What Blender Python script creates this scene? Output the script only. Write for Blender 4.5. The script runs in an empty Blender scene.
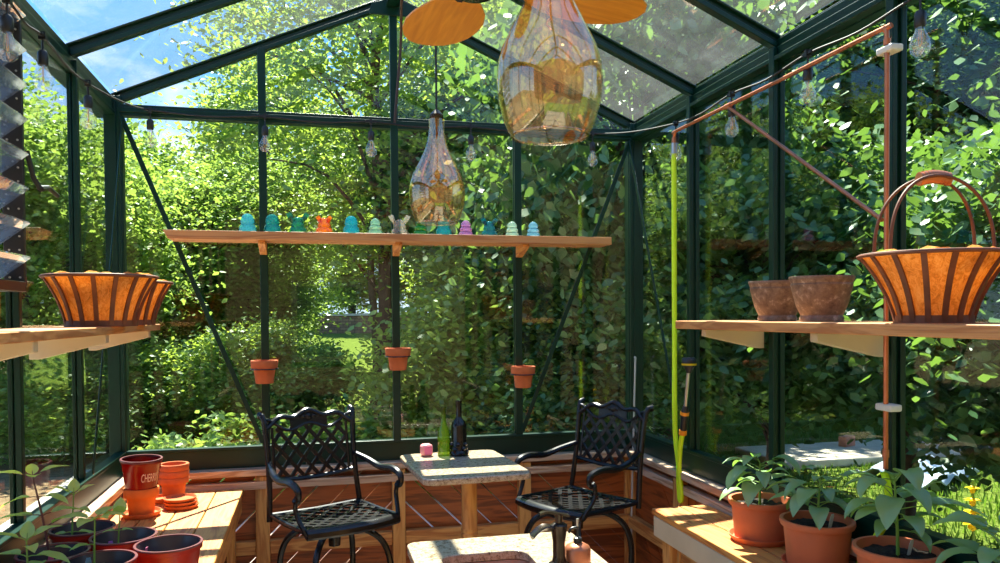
import bpy, bmesh, math, random
import numpy as np
from mathutils import Vector, Matrix, Euler
PI = math.pi
S = bpy.context.scene
COL = S.collection

# ------------------------------------------------------------------ camera
cam_data = bpy.data.cameras.new('camera')
cam = bpy.data.objects.new('camera', cam_data); COL.objects.link(cam)
CAM = Vector((1.0195, -4.5937, 1.70))
YAW, PITCH, ROLL = 0.23647, -0.02104, -0.00726
fwd = Vector((math.sin(YAW)*math.cos(PITCH), math.cos(YAW)*math.cos(PITCH), math.sin(PITCH)))
rgt = Vector((math.cos(YAW), -math.sin(YAW), 0.0))
upv = rgt.cross(fwd)
r2 = rgt*math.cos(ROLL) + upv*math.sin(ROLL)
u2 = upv*math.cos(ROLL) - rgt*math.sin(ROLL)
m3 = Matrix((r2, u2, -fwd)).transposed()
cam.matrix_world = Matrix.Translation(CAM) @ m3.to_4x4()
cam_data.sensor_width = 36.0
cam_data.lens = 785.9/1000.0*36.0
cam_data.shift_y = 0.0497
cam_data.clip_start = 0.05
cam_data.clip_end = 400
S.camera = cam

# ------------------------------------------------------------------ sky, sun, exposure
world = bpy.data.worlds.new('sky'); S.world = world; world.use_nodes = True
wn = world.node_tree; wn.nodes.clear()
def wnode(t, **k):
    n = wn.nodes.new(t)
    for a, b in k.items(): setattr(n, a, b)
    return n
w_out = wnode('ShaderNodeOutputWorld'); w_bg = wnode('ShaderNodeBackground')
w_tc = wnode('ShaderNodeTexCoord'); w_sep = wnode('ShaderNodeSeparateXYZ')
w_ramp = wnode('ShaderNodeValToRGB')
w_ramp.color_ramp.elements[0].position = 0.0; w_ramp.color_ramp.elements[0].color = (0.62, 0.80, 1.0, 1)
w_ramp.color_ramp.elements[1].position = 0.75; w_ramp.color_ramp.elements[1].color = (0.10, 0.30, 0.80, 1)
e = w_ramp.color_ramp.elements.new(0.30); e.color = (0.14, 0.42, 0.94, 1)
w_noise = wnode('ShaderNodeTexNoise'); w_noise.inputs['Scale'].default_value = 5.5
w_noise.inputs['Detail'].default_value = 8; w_noise.inputs['Roughness'].default_value = 0.6
w_map = wnode('ShaderNodeMapping'); w_map.inputs['Scale'].default_value = (1, 1, 2.2)
w_cr = wnode('ShaderNodeValToRGB')
w_cr.color_ramp.elements[0].position = 0.54; w_cr.color_ramp.elements[0].color = (0, 0, 0, 1)
w_cr.color_ramp.elements[1].position = 0.76; w_cr.color_ramp.elements[1].color = (0.85, 0.85, 0.85, 1)
w_mix = wnode('ShaderNodeMixRGB'); w_mix.inputs['Color2'].default_value = (0.95, 0.97, 1.0, 1)
L = wn.links.new
L(w_tc.outputs['Generated'], w_sep.inputs[0]); L(w_sep.outputs['Z'], w_ramp.inputs[0])
L(w_tc.outputs['Generated'], w_map.inputs[0]); L(w_map.outputs[0], w_noise.inputs['Vector'])
L(w_noise.outputs['Fac'], w_cr.inputs[0]); L(w_cr.outputs[0], w_mix.inputs['Fac'])
L(w_ramp.outputs[0], w_mix.inputs['Color1']); L(w_mix.outputs[0], w_bg.inputs['Color'])
w_bg.inputs['Strength'].default_value = 0.70
L(w_bg.outputs[0], w_out.inputs['Surface'])

sun_d = bpy.data.lights.new('sun', 'SUN'); sun = bpy.data.objects.new('sun', sun_d); COL.objects.link(sun)
sun_d.energy = 9.0; sun_d.angle = 0.009; sun_d.color = (1.0, 0.95, 0.84)
sun_dir = Vector((0.010, 0.635, 1.0)).normalized()
sun.rotation_euler = sun_dir.to_track_quat('Z', 'Y').to_euler()
sun.location = (0, 8, 14)

vs = S.view_settings
S.display_settings.display_device = 'sRGB'
vs.view_transform = 'Standard'; vs.look = 'None'; vs.gamma = 1.0; vs.use_curve_mapping = False
vs.exposure = 1.38
S.cycles.max_bounces = 14
S.cycles.transparent_max_bounces = 40
S.cycles.diffuse_bounces = 8
S.cycles.transmission_bounces = 8
S.cycles.glossy_bounces = 4
S.cycles.caustics_reflective = False
S.cycles.caustics_refractive = False

# ------------------------------------------------------------------ materials
class NT:
    def __init__(s, name):
        s.m = bpy.data.materials.new(name); s.m.use_nodes = True
        s.t = s.m.node_tree; s.t.nodes.clear(); s.out = s.t.nodes.new('ShaderNodeOutputMaterial')
    def n(s, t, **k):
        x = s.t.nodes.new(t)
        for a, b in k.items():
            if a in x.inputs: x.inputs[a].default_value = b
            else: setattr(x, a, b)
        return x
    def l(s, a, b): s.t.links.new(a, b)
def c4(c): return (c[0], c[1], c[2], 1.0)
def srgb(r, g, b):
    f = lambda v: (v/255/12.92) if v/255 <= 0.04045 else ((v/255+0.055)/1.055)**2.4
    return (f(r), f(g), f(b))

def ramp(k, fac, stops):
    r = k.n('ShaderNodeValToRGB'); el = r.color_ramp.elements
    while len(el) < len(stops): el.new(0.5)
    for x, (p, c) in zip(el, stops): x.position = p; x.color = c4(c)
    k.l(fac, r.inputs[0]); return r.outputs[0]

def plain(name, c, rough=0.5, metal=0.0, spec=0.5, noise=0.0, nscale=20, coat=0.0):
    k = NT(name); b = k.n('ShaderNodeBsdfPrincipled', Roughness=rough, Metallic=metal)
    b.inputs['Specular IOR Level'].default_value = spec
    b.inputs['Coat Weight'].default_value = coat
    b.inputs['Base Color'].default_value = c4(c)
    if noise:
        tc = k.n('ShaderNodeTexCoord'); nz = k.n('ShaderNodeTexNoise', Scale=nscale, Detail=5)
        k.l(tc.outputs['Object'], nz.inputs['Vector'])
        lo = tuple(v*(1-noise) for v in c); hi = tuple(min(1, v*(1+noise)) for v in c)
        k.l(ramp(k, nz.outputs['Fac'], [(0.3, lo), (0.7, hi)]), b.inputs['Base Color'])
    k.l(b.outputs[0], k.out.inputs[0]); return k.m

def wood(name, c1, c2, axis='X', rough=0.5, scale=1.0, knots=True):
    """grain runs along the given object axis"""
    k = NT(name); b = k.n('ShaderNodeBsdfPrincipled', Roughness=rough)
    tc = k.n('ShaderNodeTexCoord'); mp = k.n('ShaderNodeMapping')
    sc = {'X': (1.2, 14, 14), 'Y': (14, 1.2, 14), 'Z': (14, 14, 1.2)}[axis]
    mp.inputs['Scale'].default_value = tuple(v*scale for v in sc)
    k.l(tc.outputs['Object'], mp.inputs[0])
    n1 = k.n('ShaderNodeTexNoise', Scale=1.6, Detail=4, Distortion=1.2); k.l(mp.outputs[0], n1.inputs['Vector'])
    mul = k.n('ShaderNodeMath', operation='MULTIPLY'); mul.inputs[1].default_value = 22
    k.l(n1.outputs['Fac'], mul.inputs[0])
    sn = k.n('ShaderNodeMath', operation='SINE'); k.l(mul.outputs[0], sn.inputs[0])
    ma = k.n('ShaderNodeMath', operation='MULTIPLY_ADD'); ma.inputs[1].default_value = 0.5; ma.inputs[2].default_value = 0.5
    k.l(sn.outputs[0], ma.inputs[0])
    mid = tuple((a+d)/2 for a, d in zip(c1, c2))
    col = ramp(k, ma.outputs[0], [(0.0, c1), (0.55, mid), (1.0, c2)])
    if knots:
        vo = k.n('ShaderNodeTexVoronoi', Scale=0.55); k.l(mp.outputs[0], vo.inputs['Vector'])
        kr = k.n('ShaderNodeValToRGB'); kr.color_ramp.elements[0].position = 0.05; kr.color_ramp.elements[1].position = 0.16
        k.l(vo.outputs['Distance'], kr.inputs[0])
        mx = k.n('ShaderNodeMixRGB'); mx.inputs['Color1'].default_value = c4(tuple(v*0.35 for v in c2))
        k.l(kr.outputs[0], mx.inputs['Fac']); k.l(col, mx.inputs['Color2']); col = mx.outputs[0]
    k.l(col, b.inputs['Base Color'])
    bp = k.n('ShaderNodeBump', Strength=0.12, Distance=0.01); k.l(ma.outputs[0], bp.inputs['Height']); k.l(bp.outputs[0], b.inputs['Normal'])
    k.l(b.outputs[0], k.out.inputs[0]); return k.m

def leafmat(name, cols, trans, tfac=0.42, gloss=0.10, rough=0.4):
    """leaf colour varies from leaf to leaf; light shines through"""
    k = NT(name); g = k.n('ShaderNodeNewGeometry')
    st = [(i/(len(cols)-1), c) for i, c in enumerate(cols)]
    col = ramp(k, g.outputs['Random Per Island'], st)
    tcol = ramp(k, g.outputs['Random Per Island'], [(0, tuple(v*0.75 for v in trans)), (1, trans)])
    d = k.n('ShaderNodeBsdfDiffuse'); t = k.n('ShaderNodeBsdfTranslucent'); gl = k.n('ShaderNodeBsdfGlossy', Roughness=rough)
    k.l(col, d.inputs['Color']); k.l(tcol, t.inputs['Color']); gl.inputs['Color'].default_value = (0.9, 0.95, 0.9, 1)
    m1 = k.n('ShaderNodeMixShader'); m1.inputs[0].default_value = tfac
    k.l(d.outputs[0], m1.inputs[1]); k.l(t.outputs[0], m1.inputs[2])
    m2 = k.n('ShaderNodeMixShader'); m2.inputs[0].default_value = gloss
    k.l(m1.outputs[0], m2.inputs[1]); k.l(gl.outputs[0], m2.inputs[2])
    k.l(m2.outputs[0], k.out.inputs[0]); return k.m

def schlick(k, f0):
    lw = k.n('ShaderNodeLayerWeight', Blend=0.5)
    pw = k.n('ShaderNodeMath', operation='POWER'); pw.inputs[1].default_value = 5.0; k.l(lw.outputs['Facing'], pw.inputs[0])
    ma = k.n('ShaderNodeMath', operation='MULTIPLY_ADD', use_clamp=True); ma.inputs[1].default_value = 1-f0; ma.inputs[2].default_value = f0
    k.l(pw.outputs[0], ma.inputs[0]); return ma.outputs[0]

def paneglass(name, tint, boost=0.0, dust=0.0, ior=1.45, rough=0.0, refl=(1, 1, 1), dustc=(0.8, 0.8, 0.78)):
    k = NT(name); tr = k.n('ShaderNodeBsdfTransparent'); tr.inputs['Color'].default_value = c4(tint)
    gl = k.n('ShaderNodeBsdfGlossy', Roughness=rough); gl.inputs['Color'].default_value = c4(refl)
    fac = schlick(k, 0.024+boost)
    mx = k.n('ShaderNodeMixShader'); k.l(fac, mx.inputs[0]); k.l(tr.outputs[0], mx.inputs[1]); k.l(gl.outputs[0], mx.inputs[2])
    sh = mx.outputs[0]
    if dust:
        tc = k.n('ShaderNodeTexCoord'); nz = k.n('ShaderNodeTexNoise', Scale=3.0, Detail=7, Roughness=0.7)
        k.l(tc.outputs['Object'], nz.inputs['Vector'])
        dr = k.n('ShaderNodeValToRGB'); dr.color_ramp.elements[0].position = 0.35; dr.color_ramp.elements[1].position = 0.8
        dr.color_ramp.elements[0].color = c4((dust*0.35,)*3); dr.color_ramp.elements[1].color = c4((dust,)*3)
        k.l(nz.outputs['Fac'], dr.inputs[0])
        tl = k.n('ShaderNodeBsdfTranslucent'); tl.inputs['Color'].default_value = c4(dustc)
        m2 = k.n('ShaderNodeMixShader'); k.l(dr.outputs[0], m2.inputs[0]); k.l(sh, m2.inputs[1]); k.l(tl.outputs[0], m2.inputs[2]); sh = m2.outputs[0]
    k.l(sh, k.out.inputs[0]); return k.m

def colglass(name, c, body=0.25):
    """solid coloured glass: see-through tint, shine and a little glow of the body"""
    k = NT(name); tr = k.n('ShaderNodeBsdfTransparent'); tr.inputs['Color'].default_value = c4(tuple(max(v, 0.02)**0.55 for v in c))
    tl = k.n('ShaderNodeBsdfTranslucent'); tl.inputs['Color'].default_value = c4(c)
    df = k.n('ShaderNodeBsdfDiffuse'); df.inputs['Color'].default_value = c4(c)
    gl = k.n('ShaderNodeBsdfGlossy', Roughness=0.03)
    m0 = k.n('ShaderNodeMixShader'); m0.inputs[0].default_value = 0.45; k.l(tl.outputs[0], m0.inputs[1]); k.l(df.outputs[0], m0.inputs[2])
    m1 = k.n('ShaderNodeMixShader'); m1.inputs[0].default_value = body; k.l(tr.outputs[0], m1.inputs[1]); k.l(m0.outputs[0], m1.inputs[2])
    m2 = k.n('ShaderNodeMixShader'); k.l(schlick(k, 0.05), m2.inputs[0]); k.l(m1.outputs[0], m2.inputs[1]); k.l(gl.outputs[0], m2.inputs[2])
    k.l(m2.outputs[0], k.out.inputs[0]); return k.m

M = {}
M['green'] = plain('dark_green_paint', srgb(4, 46, 34), rough=0.35, spec=0.3, noise=0.15, nscale=6)
M['black'] = plain('black_plastic', (0.012, 0.012, 0.014), rough=0.4)
M['iron'] = plain('cast_black_metal', (0.007, 0.007, 0.008), rough=0.27, spec=0.4, noise=0.4, nscale=40)
M['steel'] = plain('brushed_steel', (0.45, 0.45, 0.46), rough=0.3, metal=1.0)
M['white'] = plain('cream_plastic', (0.72, 0.70, 0.62), rough=0.5)
M['copper'] = plain('copper', srgb(196, 118, 84), rough=0.32, metal=0.85, noise=0.2, nscale=9)
M['copper_old'] = plain('dull_copper', srgb(196, 120, 84), rough=0.35, metal=0.55, noise=0.15, nscale=12)
M['bronze'] = plain('oiled_bronze', (0.06, 0.045, 0.035), rough=0.25, metal=0.8, noise=0.4, nscale=15)
M['terra'] = plain('terracotta', srgb(198, 106, 62), rough=0.8, noise=0.16, nscale=14, spec=0.2)
M['terra_dark'] = plain('terracotta_planter', srgb(208, 110, 68), rough=0.55, noise=0.10, nscale=10, spec=0.4)
M['terra_orange'] = plain('bright_terracotta', srgb(224, 116, 50), rough=0.7, noise=0.12, nscale=14, spec=0.2)
M['pine_x'] = wood('pine_along_x', srgb(214, 160, 92), srgb(178, 112, 56), 'X')
M['pine_y'] = wood('pine_along_y', srgb(214, 148, 74), srgb(178, 102, 44), 'Y')
M['pine_z'] = wood('pine_along_z', srgb(216, 162, 92), srgb(184, 122, 62), 'Z')
M['shelf_x'] = wood('fir_shelf_x', srgb(208, 146, 88), srgb(180, 112, 62), 'X', scale=0.8)
M['shelf_y'] = wood('fir_shelf_y', srgb(208, 146, 88), srgb(176, 110, 60), 'Y', scale=0.8)
M['pale'] = plain('pale_bracket_wood', srgb(206, 188, 152), rough=0.6, noise=0.08, nscale=6)
M['sill_x'] = wood('weathered_sill_x', srgb(200, 170, 140), srgb(160, 124, 96), 'X', rough=0.6, knots=False)
M['sill_y'] = wood('weathered_sill_y', srgb(200, 172, 144), srgb(162, 126, 98), 'Y', rough=0.6, knots=False)
M['board'] = wood('stained_boards', srgb(166, 88, 40), srgb(112, 54, 22), 'X', rough=0.45, scale=0.7)
M['glass'] = paneglass('clear_glass', (0.93, 0.96, 0.94))
M['roofglass'] = paneglass('dusty_roof_glass', (0.90, 0.94, 0.92), dust=0.035)
M['amber'] = paneglass('amber_glass', (0.99, 0.87, 0.69), boost=0.12, ior=1.5, refl=(1.0, 0.93, 0.84))
M['bulbglass'] = paneglass('bulb_glass', (0.95, 0.95, 0.93), boost=0.10, dust=0.04)
M['louver'] = paneglass('louver_glass', (0.55, 0.57, 0.55), boost=0.16, dust=0.35)
M['filament'] = plain('filament', (0.9, 0.42, 0.10), rough=0.5)
M['hose'] = plain('lime_hose', srgb(214, 255, 30), rough=0.45)
M['soil'] = plain('potting_soil', (0.025, 0.017, 0.012), rough=1.0, noise=0.7, nscale=90)
M['plastic_red'] = plain('red_nursery_plastic', srgb(168, 40, 26), rough=0.35, noise=0.1)
M['plastic_dark'] = plain('black_nursery_plastic', (0.05, 0.04, 0.045), rough=0.25)
M['rim_red'] = plain('dark_red_rim', srgb(108, 52, 54), rough=0.3)
M['lampcord'] = plain('black_cord', (0.01, 0.01, 0.01), rough=0.6)
M['brown_cable'] = plain('brown_cable', srgb(66, 46, 34), rough=0.5)
M['pink'] = plain('pink_plastic', srgb(238, 150, 150), rough=0.4)
M['pinktag'] = plain('pink_tag', srgb(236, 110, 150), rough=0.5)
M['bluetag'] = plain('blue_tag', srgb(150, 190, 215), rough=0.5)
M['purpletag'] = plain('purple_tag', srgb(206, 130, 220), rough=0.5)
M['whitetag'] = plain('white_tag', srgb(232, 228, 205), rough=0.5)
M['orange'] = plain('orange_plastic', srgb(240, 150, 30), rough=0.4)
M['stem'] = plain('green_stem', srgb(120, 160, 60), rough=0.5)
M['stem_purple'] = plain('purple_stem', srgb(92, 50, 52), rough=0.5)
M['bark'] = plain('bark', srgb(74, 58, 46), rough=0.95, noise=0.4, nscale=8)
M['bark_grey'] = plain('grey_bark', srgb(92, 82, 70), rough=0.95, noise=0.4, nscale=8)
M['cane'] = plain('white_pole', (0.55, 0.53, 0.5), rough=0.4)
M['yellow'] = leafmat('yellow_petal', [srgb(250, 214, 20), srgb(255, 226, 40)], srgb(255, 236, 60), 0.45, gloss=0.03)
M['lettering'] = plain('white_lettering', srgb(235, 200, 190), rough=0.5)
M['aluminium'] = plain('black_aluminium', (0.02, 0.02, 0.022), rough=0.35)
M['rivet'] = plain('pale_rivet', (0.6, 0.6, 0.58), rough=0.3, metal=0.6)

def m_fanwood():
    k = NT('mustard_fan_wood'); b = k.n('ShaderNodeBsdfPrincipled', Roughness=0.4)
    tc = k.n('ShaderNodeTexCoord'); mp = k.n('ShaderNodeMapping'); mp.inputs['Scale'].default_value = (2, 22, 2)
    nz = k.n('ShaderNodeTexNoise', Scale=2.0, Detail=5, Distortion=0.8)
    k.l(tc.outputs['Object'], mp.inputs[0]); k.l(mp.outputs[0], nz.inputs['Vector'])
    k.l(ramp(k, nz.outputs['Fac'], [(0.3, srgb(196, 124, 28)), (0.7, srgb(222, 152, 48))]), b.inputs['Base Color'])
    k.l(b.outputs[0], k.out.inputs[0]); return k.m
M['fanwood'] = m_fanwood()
def m_granite():
    k = NT('speckled_granite'); b = k.n('ShaderNodeBsdfPrincipled', Roughness=0.22)
    tc = k.n('ShaderNodeTexCoord')
    n1 = k.n('ShaderNodeTexNoise', Scale=55, Detail=6, Roughness=0.8); k.l(tc.outputs['Object'], n1.inputs['Vector'])
    n2 = k.n('ShaderNodeTexVoronoi', Scale=130); k.l(tc.outputs['Object'], n2.inputs['Vector'])
    a = ramp(k, n1.outputs['Fac'], [(0.36, srgb(92, 74, 60)), (0.46, srgb(172, 150, 122)), (0.58, srgb(196, 180, 154)), (0.7, srgb(156, 116, 84))])
    c = ramp(k, n2.outputs['Distance'], [(0.12, srgb(120, 96, 82)), (0.28, (1, 1, 1))])
    mx = k.n('ShaderNodeMixRGB', blend_type='MULTIPLY'); mx.inputs['Fac'].default_value = 0.7
    k.l(a, mx.inputs['Color1']); k.l(c, mx.inputs['Color2']); k.l(mx.outputs[0], b.inputs['Base Color'])
    k.l(b.outputs[0], k.out.inputs[0]); return k.m
M['granite'] = m_granite()
def m_coco():
    k = NT('coco_fibre'); tc = k.n('ShaderNodeTexCoord')
    mp = k.n('ShaderNodeMapping'); mp.inputs['Scale'].default_value = (40, 40, 18); k.l(tc.outputs['Object'], mp.inputs[0])
    n1 = k.n('ShaderNodeTexNoise', Scale=1.5, Detail=8, Roughness=0.75, Distortion=1.5); k.l(mp.outputs[0], n1.inputs['Vector'])
    col = ramp(k, n1.outputs['Fac'], [(0.3, srgb(170, 108, 48)), (0.5, srgb(232, 166, 86)), (0.7, srgb(252, 210, 140))])
    d = k.n('ShaderNodeBsdfDiffuse'); t = k.n('ShaderNodeBsdfTranslucent'); k.l(col, d.inputs['Color']); k.l(col, t.inputs['Color'])
    bp = k.n('ShaderNodeBump', Strength=0.7, Distance=0.01); k.l(n1.outputs['Fac'], bp.inputs['Height']); k.l(bp.outputs[0], d.inputs['Normal'])
    mx = k.n('ShaderNodeMixShader'); mx.inputs[0].default_value = 0.45; k.l(d.outputs[0], mx.inputs[1]); k.l(t.outputs[0], mx.inputs[2])
    k.l(mx.outputs[0], k.out.inputs[0]); return k.m
M['coco'] = m_coco()
M['rust'] = plain('rusty_basket_metal', srgb(112, 62, 36), rough=0.6, noise=0.3, nscale=25)
def m_stonepot():
    k = NT('mottled_brown_glaze'); b = k.n('ShaderNodeBsdfPrincipled', Roughness=0.45)
    tc = k.n('ShaderNodeTexCoord'); n1 = k.n('ShaderNodeTexNoise', Scale=45, Detail=6, Roughness=0.7); k.l(tc.outputs['Object'], n1.inputs['Vector'])
    n2 = k.n('ShaderNodeTexNoise', Scale=7, Detail=3); k.l(tc.outputs['Object'], n2.inputs['Vector'])
    a = ramp(k, n1.outputs['Fac'], [(0.35, srgb(122, 96, 78)), (0.56, srgb(160, 134, 114)), (0.68, srgb(214, 196, 178))])
    bb = ramp(k, n2.outputs['Fac'], [(0.35, srgb(140, 100, 74)), (0.7, srgb(220, 205, 190))])
    mx = k.n('ShaderNodeMixRGB', blend_type='MULTIPLY'); mx.inputs['Fac'].default_value = 0.6
    k.l(a, mx.inputs['Color1']); k.l(bb, mx.inputs['Color2']); k.l(mx.outputs[0], b.inputs['Base Color'])
    k.l(b.outputs[0], k.out.inputs[0]); return k.m
M['stonepot'] = m_stonepot()
def m_ruby():
    k = NT('ruby_plastic'); d = k.n('ShaderNodeBsdfPrincipled', Roughness=0.22); d.inputs['Base Color'].default_value = c4(srgb(92, 10, 12))
    t = k.n('ShaderNodeBsdfTranslucent'); t.inputs['Color'].default_value = c4(srgb(190, 18, 14))
    mx = k.n('ShaderNodeMixShader'); mx.inputs[0].default_value = 0.35; k.l(d.outputs[0], mx.inputs[1]); k.l(t.outputs[0], mx.inputs[2])
    k.l(mx.outputs[0], k.out.inputs[0]); return k.m
M['ruby'] = m_ruby()
def m_ground():
    k = NT('lawn_and_bare_soil'); b = k.n('ShaderNodeBsdfDiffuse')
    tc = k.n('ShaderNodeTexCoord')
    n1 = k.n('ShaderNodeTexNoise', Scale=0.16, Detail=4); k.l(tc.outputs['Object'], n1.inputs['Vector'])
    n2 = k.n('ShaderNodeTexNoise', Scale=14, Detail=8, Roughness=0.75); k.l(tc.outputs['Object'], n2.inputs['Vector'])
    grass = ramp(k, n2.outputs['Fac'], [(0.3, srgb(58, 72, 26)), (0.55, srgb(94, 110, 46)), (0.75, srgb(128, 142, 72))])
    soil = ramp(k, n2.outputs['Fac'], [(0.3, srgb(92, 76, 54)), (0.7, srgb(150, 130, 100))])
    sp = k.n('ShaderNodeSeparateXYZ'); k.l(tc.outputs['Object'], sp.inputs[0])
    # bare soil on the left of the garden, ragged edge
    a = k.n('ShaderNodeMath', operation='MULTIPLY_ADD'); a.inputs[1].default_value = -0.22; a.inputs[2].default_value = 0.05; k.l(sp.outputs['X'], a.inputs[0])
    s2 = k.n('ShaderNodeMath', operation='ADD'); k.l(a.outputs[0], s2.inputs[0]); k.l(n1.outputs['Fac'], s2.inputs[1])
    fac = ramp(k, s2.outputs[0], [(0.62, (0, 0, 0)), (0.78, (1, 1, 1))])
    mx = k.n('ShaderNodeMixRGB'); k.l(fac, mx.inputs['Fac']); k.l(grass, mx.inputs['Color1']); k.l(soil, mx.inputs['Color2'])
    k.l(mx.outputs[0], b.inputs['Color']); k.l(b.outputs[0], k.out.inputs[0]); return k.m
M['ground'] = m_ground()
def m_blocks(name, c1, c2, mortar, sc):
    k = NT(name); b = k.n('ShaderNodeBsdfDiffuse'); tc = k.n('ShaderNodeTexCoord')
    br = k.n('ShaderNodeTexBrick', Scale=sc); br.inputs['Color1'].default_value = c4(c1); br.inputs['Color2'].default_value = c4(c2); br.inputs['Mortar'].default_value = c4(mortar)
    mp = k.n('ShaderNodeMapping'); mp.inputs['Rotation'].default_value = (PI/2, 0, 0)
    k.l(tc.outputs['Object'], mp.inputs[0]); k.l(mp.outputs[0], br.inputs['Vector'])
    k.l(br.outputs[0], b.inputs['Color']); k.l(b.outputs[0], k.out.inputs[0]); return k.m
M['stonewall'] = m_blocks('stone_blocks', srgb(156, 122, 92), srgb(120, 94, 72), srgb(88, 76, 64), 1.6)
M['greyboards'] = plain('weathered_grey_boards', srgb(142, 130, 116), rough=0.9, noise=0.3, nscale=4)
M['paver'] = plain('pavers', srgb(150, 140, 128), rough=0.9, noise=0.2, nscale=8)
M['gravel'] = plain('pale_gravel', srgb(196, 188, 172), rough=1.0, noise=0.25, nscale=60)
M['concrete'] = plain('pale_concrete', srgb(196, 186, 166), rough=0.9, noise=0.15, nscale=5)
M['brick'] = plain('old_brick', srgb(176, 120, 96), rough=0.9, noise=0.2, nscale=14)
M['sheet'] = plain('white_sheet', srgb(160, 178, 196), rough=0.6)

M['leaf_bright'] = leafmat('bright_tree_leaves', [srgb(84, 120, 46), srgb(114, 148, 66), srgb(146, 174, 92)], srgb(168, 198, 82), 0.48, gloss=0.03)
M['leaf_mid'] = leafmat('mid_green_leaves', [srgb(78, 116, 46), srgb(106, 142, 62), srgb(138, 168, 84)], srgb(178, 204, 76), 0.48, gloss=0.035)
M['leaf_dark'] = leafmat('dark_green_leaves', [srgb(50, 86, 54), srgb(76, 114, 70), srgb(110, 142, 96)], srgb(122, 162, 60), 0.36, gloss=0.035)
M['leaf_pepper'] = leafmat('pepper_leaves', [srgb(110, 150, 88), srgb(140, 178, 112)], srgb(160, 212, 80), 0.35, gloss=0.08)
M['leaf_seed'] = leafmat('seedling_leaves', [srgb(150, 190, 90), srgb(176, 210, 104)], srgb(214, 244, 90), 0.45, gloss=0.06)

# ------------------------------------------------------------------ mesh helpers
class MB:
    def __init__(s): s.v = []; s.f = []
    def add(s, vs_, fs_):
        o = len(s.v); s.v += [tuple(v) for v in vs_]; s.f += [tuple(i+o for i in f) for f in fs_]; return s
    def box(s, x0, x1, y0, y1, z0, z1, mat=None):
        v = [Vector(p) for p in ((x0,y0,z0),(x1,y0,z0),(x1,y1,z0),(x0,y1,z0),(x0,y0,z1),(x1,y0,z1),(x1,y1,z1),(x0,y1,z1))]
        if mat is not None: v = [mat @ p for p in v]
        return s.add(v, [(0,3,2,1),(4,5,6,7),(0,1,5,4),(1,2,6,5),(2,3,7,6),(3,0,4,7)])
    def bar(s, a, b, w, h, up=(0,0,1)):
        """rectangular bar from a to b: w across, h along up"""
        a = Vector(a); b = Vector(b); d = (b-a); ln = d.length; d.normalize(); up = Vector(up)
        x = d.cross(up)
        if x.length < 1e-5: x = d.cross(Vector((1,0,0)))
        x.normalize(); z = x.cross(d)
        mt = Matrix((x, d, z)).transposed().to_4x4(); mt.translation = a
        return s.box(-w/2, w/2, 0, ln, -h/2, h/2, mt)
    def tube(s, pts, r, n=8, cap=True, flat=None):
        """tube along pts; r is one radius or one per point"""
        pts = [Vector(p) for p in pts]; k = len(pts)
        rs = r if isinstance(r, (list, tuple)) else [r]*k
        t0 = (pts[1]-pts[0]).normalized(); ref = Vector((0,0,1)) if abs(t0.z) < 0.9 else Vector((1,0,0))
        x = t0.cross(ref).normalized(); vs_ = []
        for i, p in enumerate(pts):
            t = (pts[min(i+1,k-1)]-pts[max(i-1,0)])
            if t.length < 1e-9: t = t0
            t.normalize(); x = (x - t*x.dot(t)); 
            if x.length < 1e-6: x = t.cross(Vector((0.3,0.8,0.5)))
            x.normalize(); y = t.cross(x)
            for j in range(n):
                a = 2*PI*j/n; vs_.append(p + (x*math.cos(a)+y*math.sin(a))*rs[i])
        fs_ = [(i*n+j, i*n+(j+1)%n, (i+1)*n+(j+1)%n, (i+1)*n+j) for i in range(k-1) for j in range(n)]
        if cap: fs_ += [tuple(range(n-1,-1,-1)), tuple((k-1)*n+j for j in range(n))]
        return s.add(vs_, fs_)
    def lathe(s, prof, n=32, c=(0,0,0), sx=1.0, sy=1.0):
        """profile of (r, z); r = 0 closes the end"""
        c = Vector(c); vs_ = []; idx = []
        for r, z in prof:
            if r < 1e-6: idx.append([len(vs_)]); vs_.append(c+Vector((0,0,z)))
            else:
                idx.append(list(range(len(vs_), len(vs_)+n)))
                for j in range(n):
                    a = 2*PI*j/n; vs_.append(c+Vector((r*sx*math.cos(a), r*sy*math.sin(a), z)))
        fs_ = []
        for A, B in zip(idx, idx[1:]):
            if len(A) == 1 and len(B) == 1: continue
            for j in range(n):
                q = (j+1) % n
                if len(A) == 1: fs_.append((A[0], B[q], B[j]))
                elif len(B) == 1: fs_.append((A[j], A[q], B[0]))
                else: fs_.append((A[j], A[q], B[q], B[j]))
        return s.add(vs_, fs_)
    def prism(s, poly, d, mat=None):
        """polygon in xz extruded along +y by d"""
        n = len(poly); v = [Vector((x,0,z)) for x,z in poly]+[Vector((x,d,z)) for x,z in poly]
        if mat is not None: v = [mat @ p for p in v]
        return s.add(v, [tuple(range(n)), tuple(range(2*n-1,n-1,-1))]+[(j,j+n,(j+1)%n+n,(j+1)%n) for j in range(n)])
    def build(s, name, mat, parent=None, loc=None, bevel=0.0, smooth=True, solid=0.0, ang=40, sub=0):
        me = bpy.data.meshes.new(name); me.from_pydata(s.v, [], s.f); me.update()
        bm = bmesh.new(); bm.from_mesh(me); bmesh.ops.recalc_face_normals(bm, faces=bm.faces); bm.to_mesh(me); bm.free()
        if smooth:
            me.shade_smooth(); me.set_sharp_from_angle(angle=math.radians(ang))
        o = bpy.data.objects.new(name, me); COL.objects.link(o)
        me.materials.append(mat)
        if solid:
            q = o.modifiers.new('thickness', 'SOLIDIFY'); q.thickness = solid; q.offset = 0
        if bevel:
            q = o.modifiers.new('bevel', 'BEVEL'); q.width = bevel; q.segments = 2; q.limit_method = 'ANGLE'; q.angle_limit = math.radians(50)
        if sub:
            q = o.modifiers.new('subdivision', 'SUBSURF'); q.levels = sub; q.render_levels = sub
        if parent is not None: o.parent = parent
        if loc is not None: o.location = loc
        return o

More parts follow.
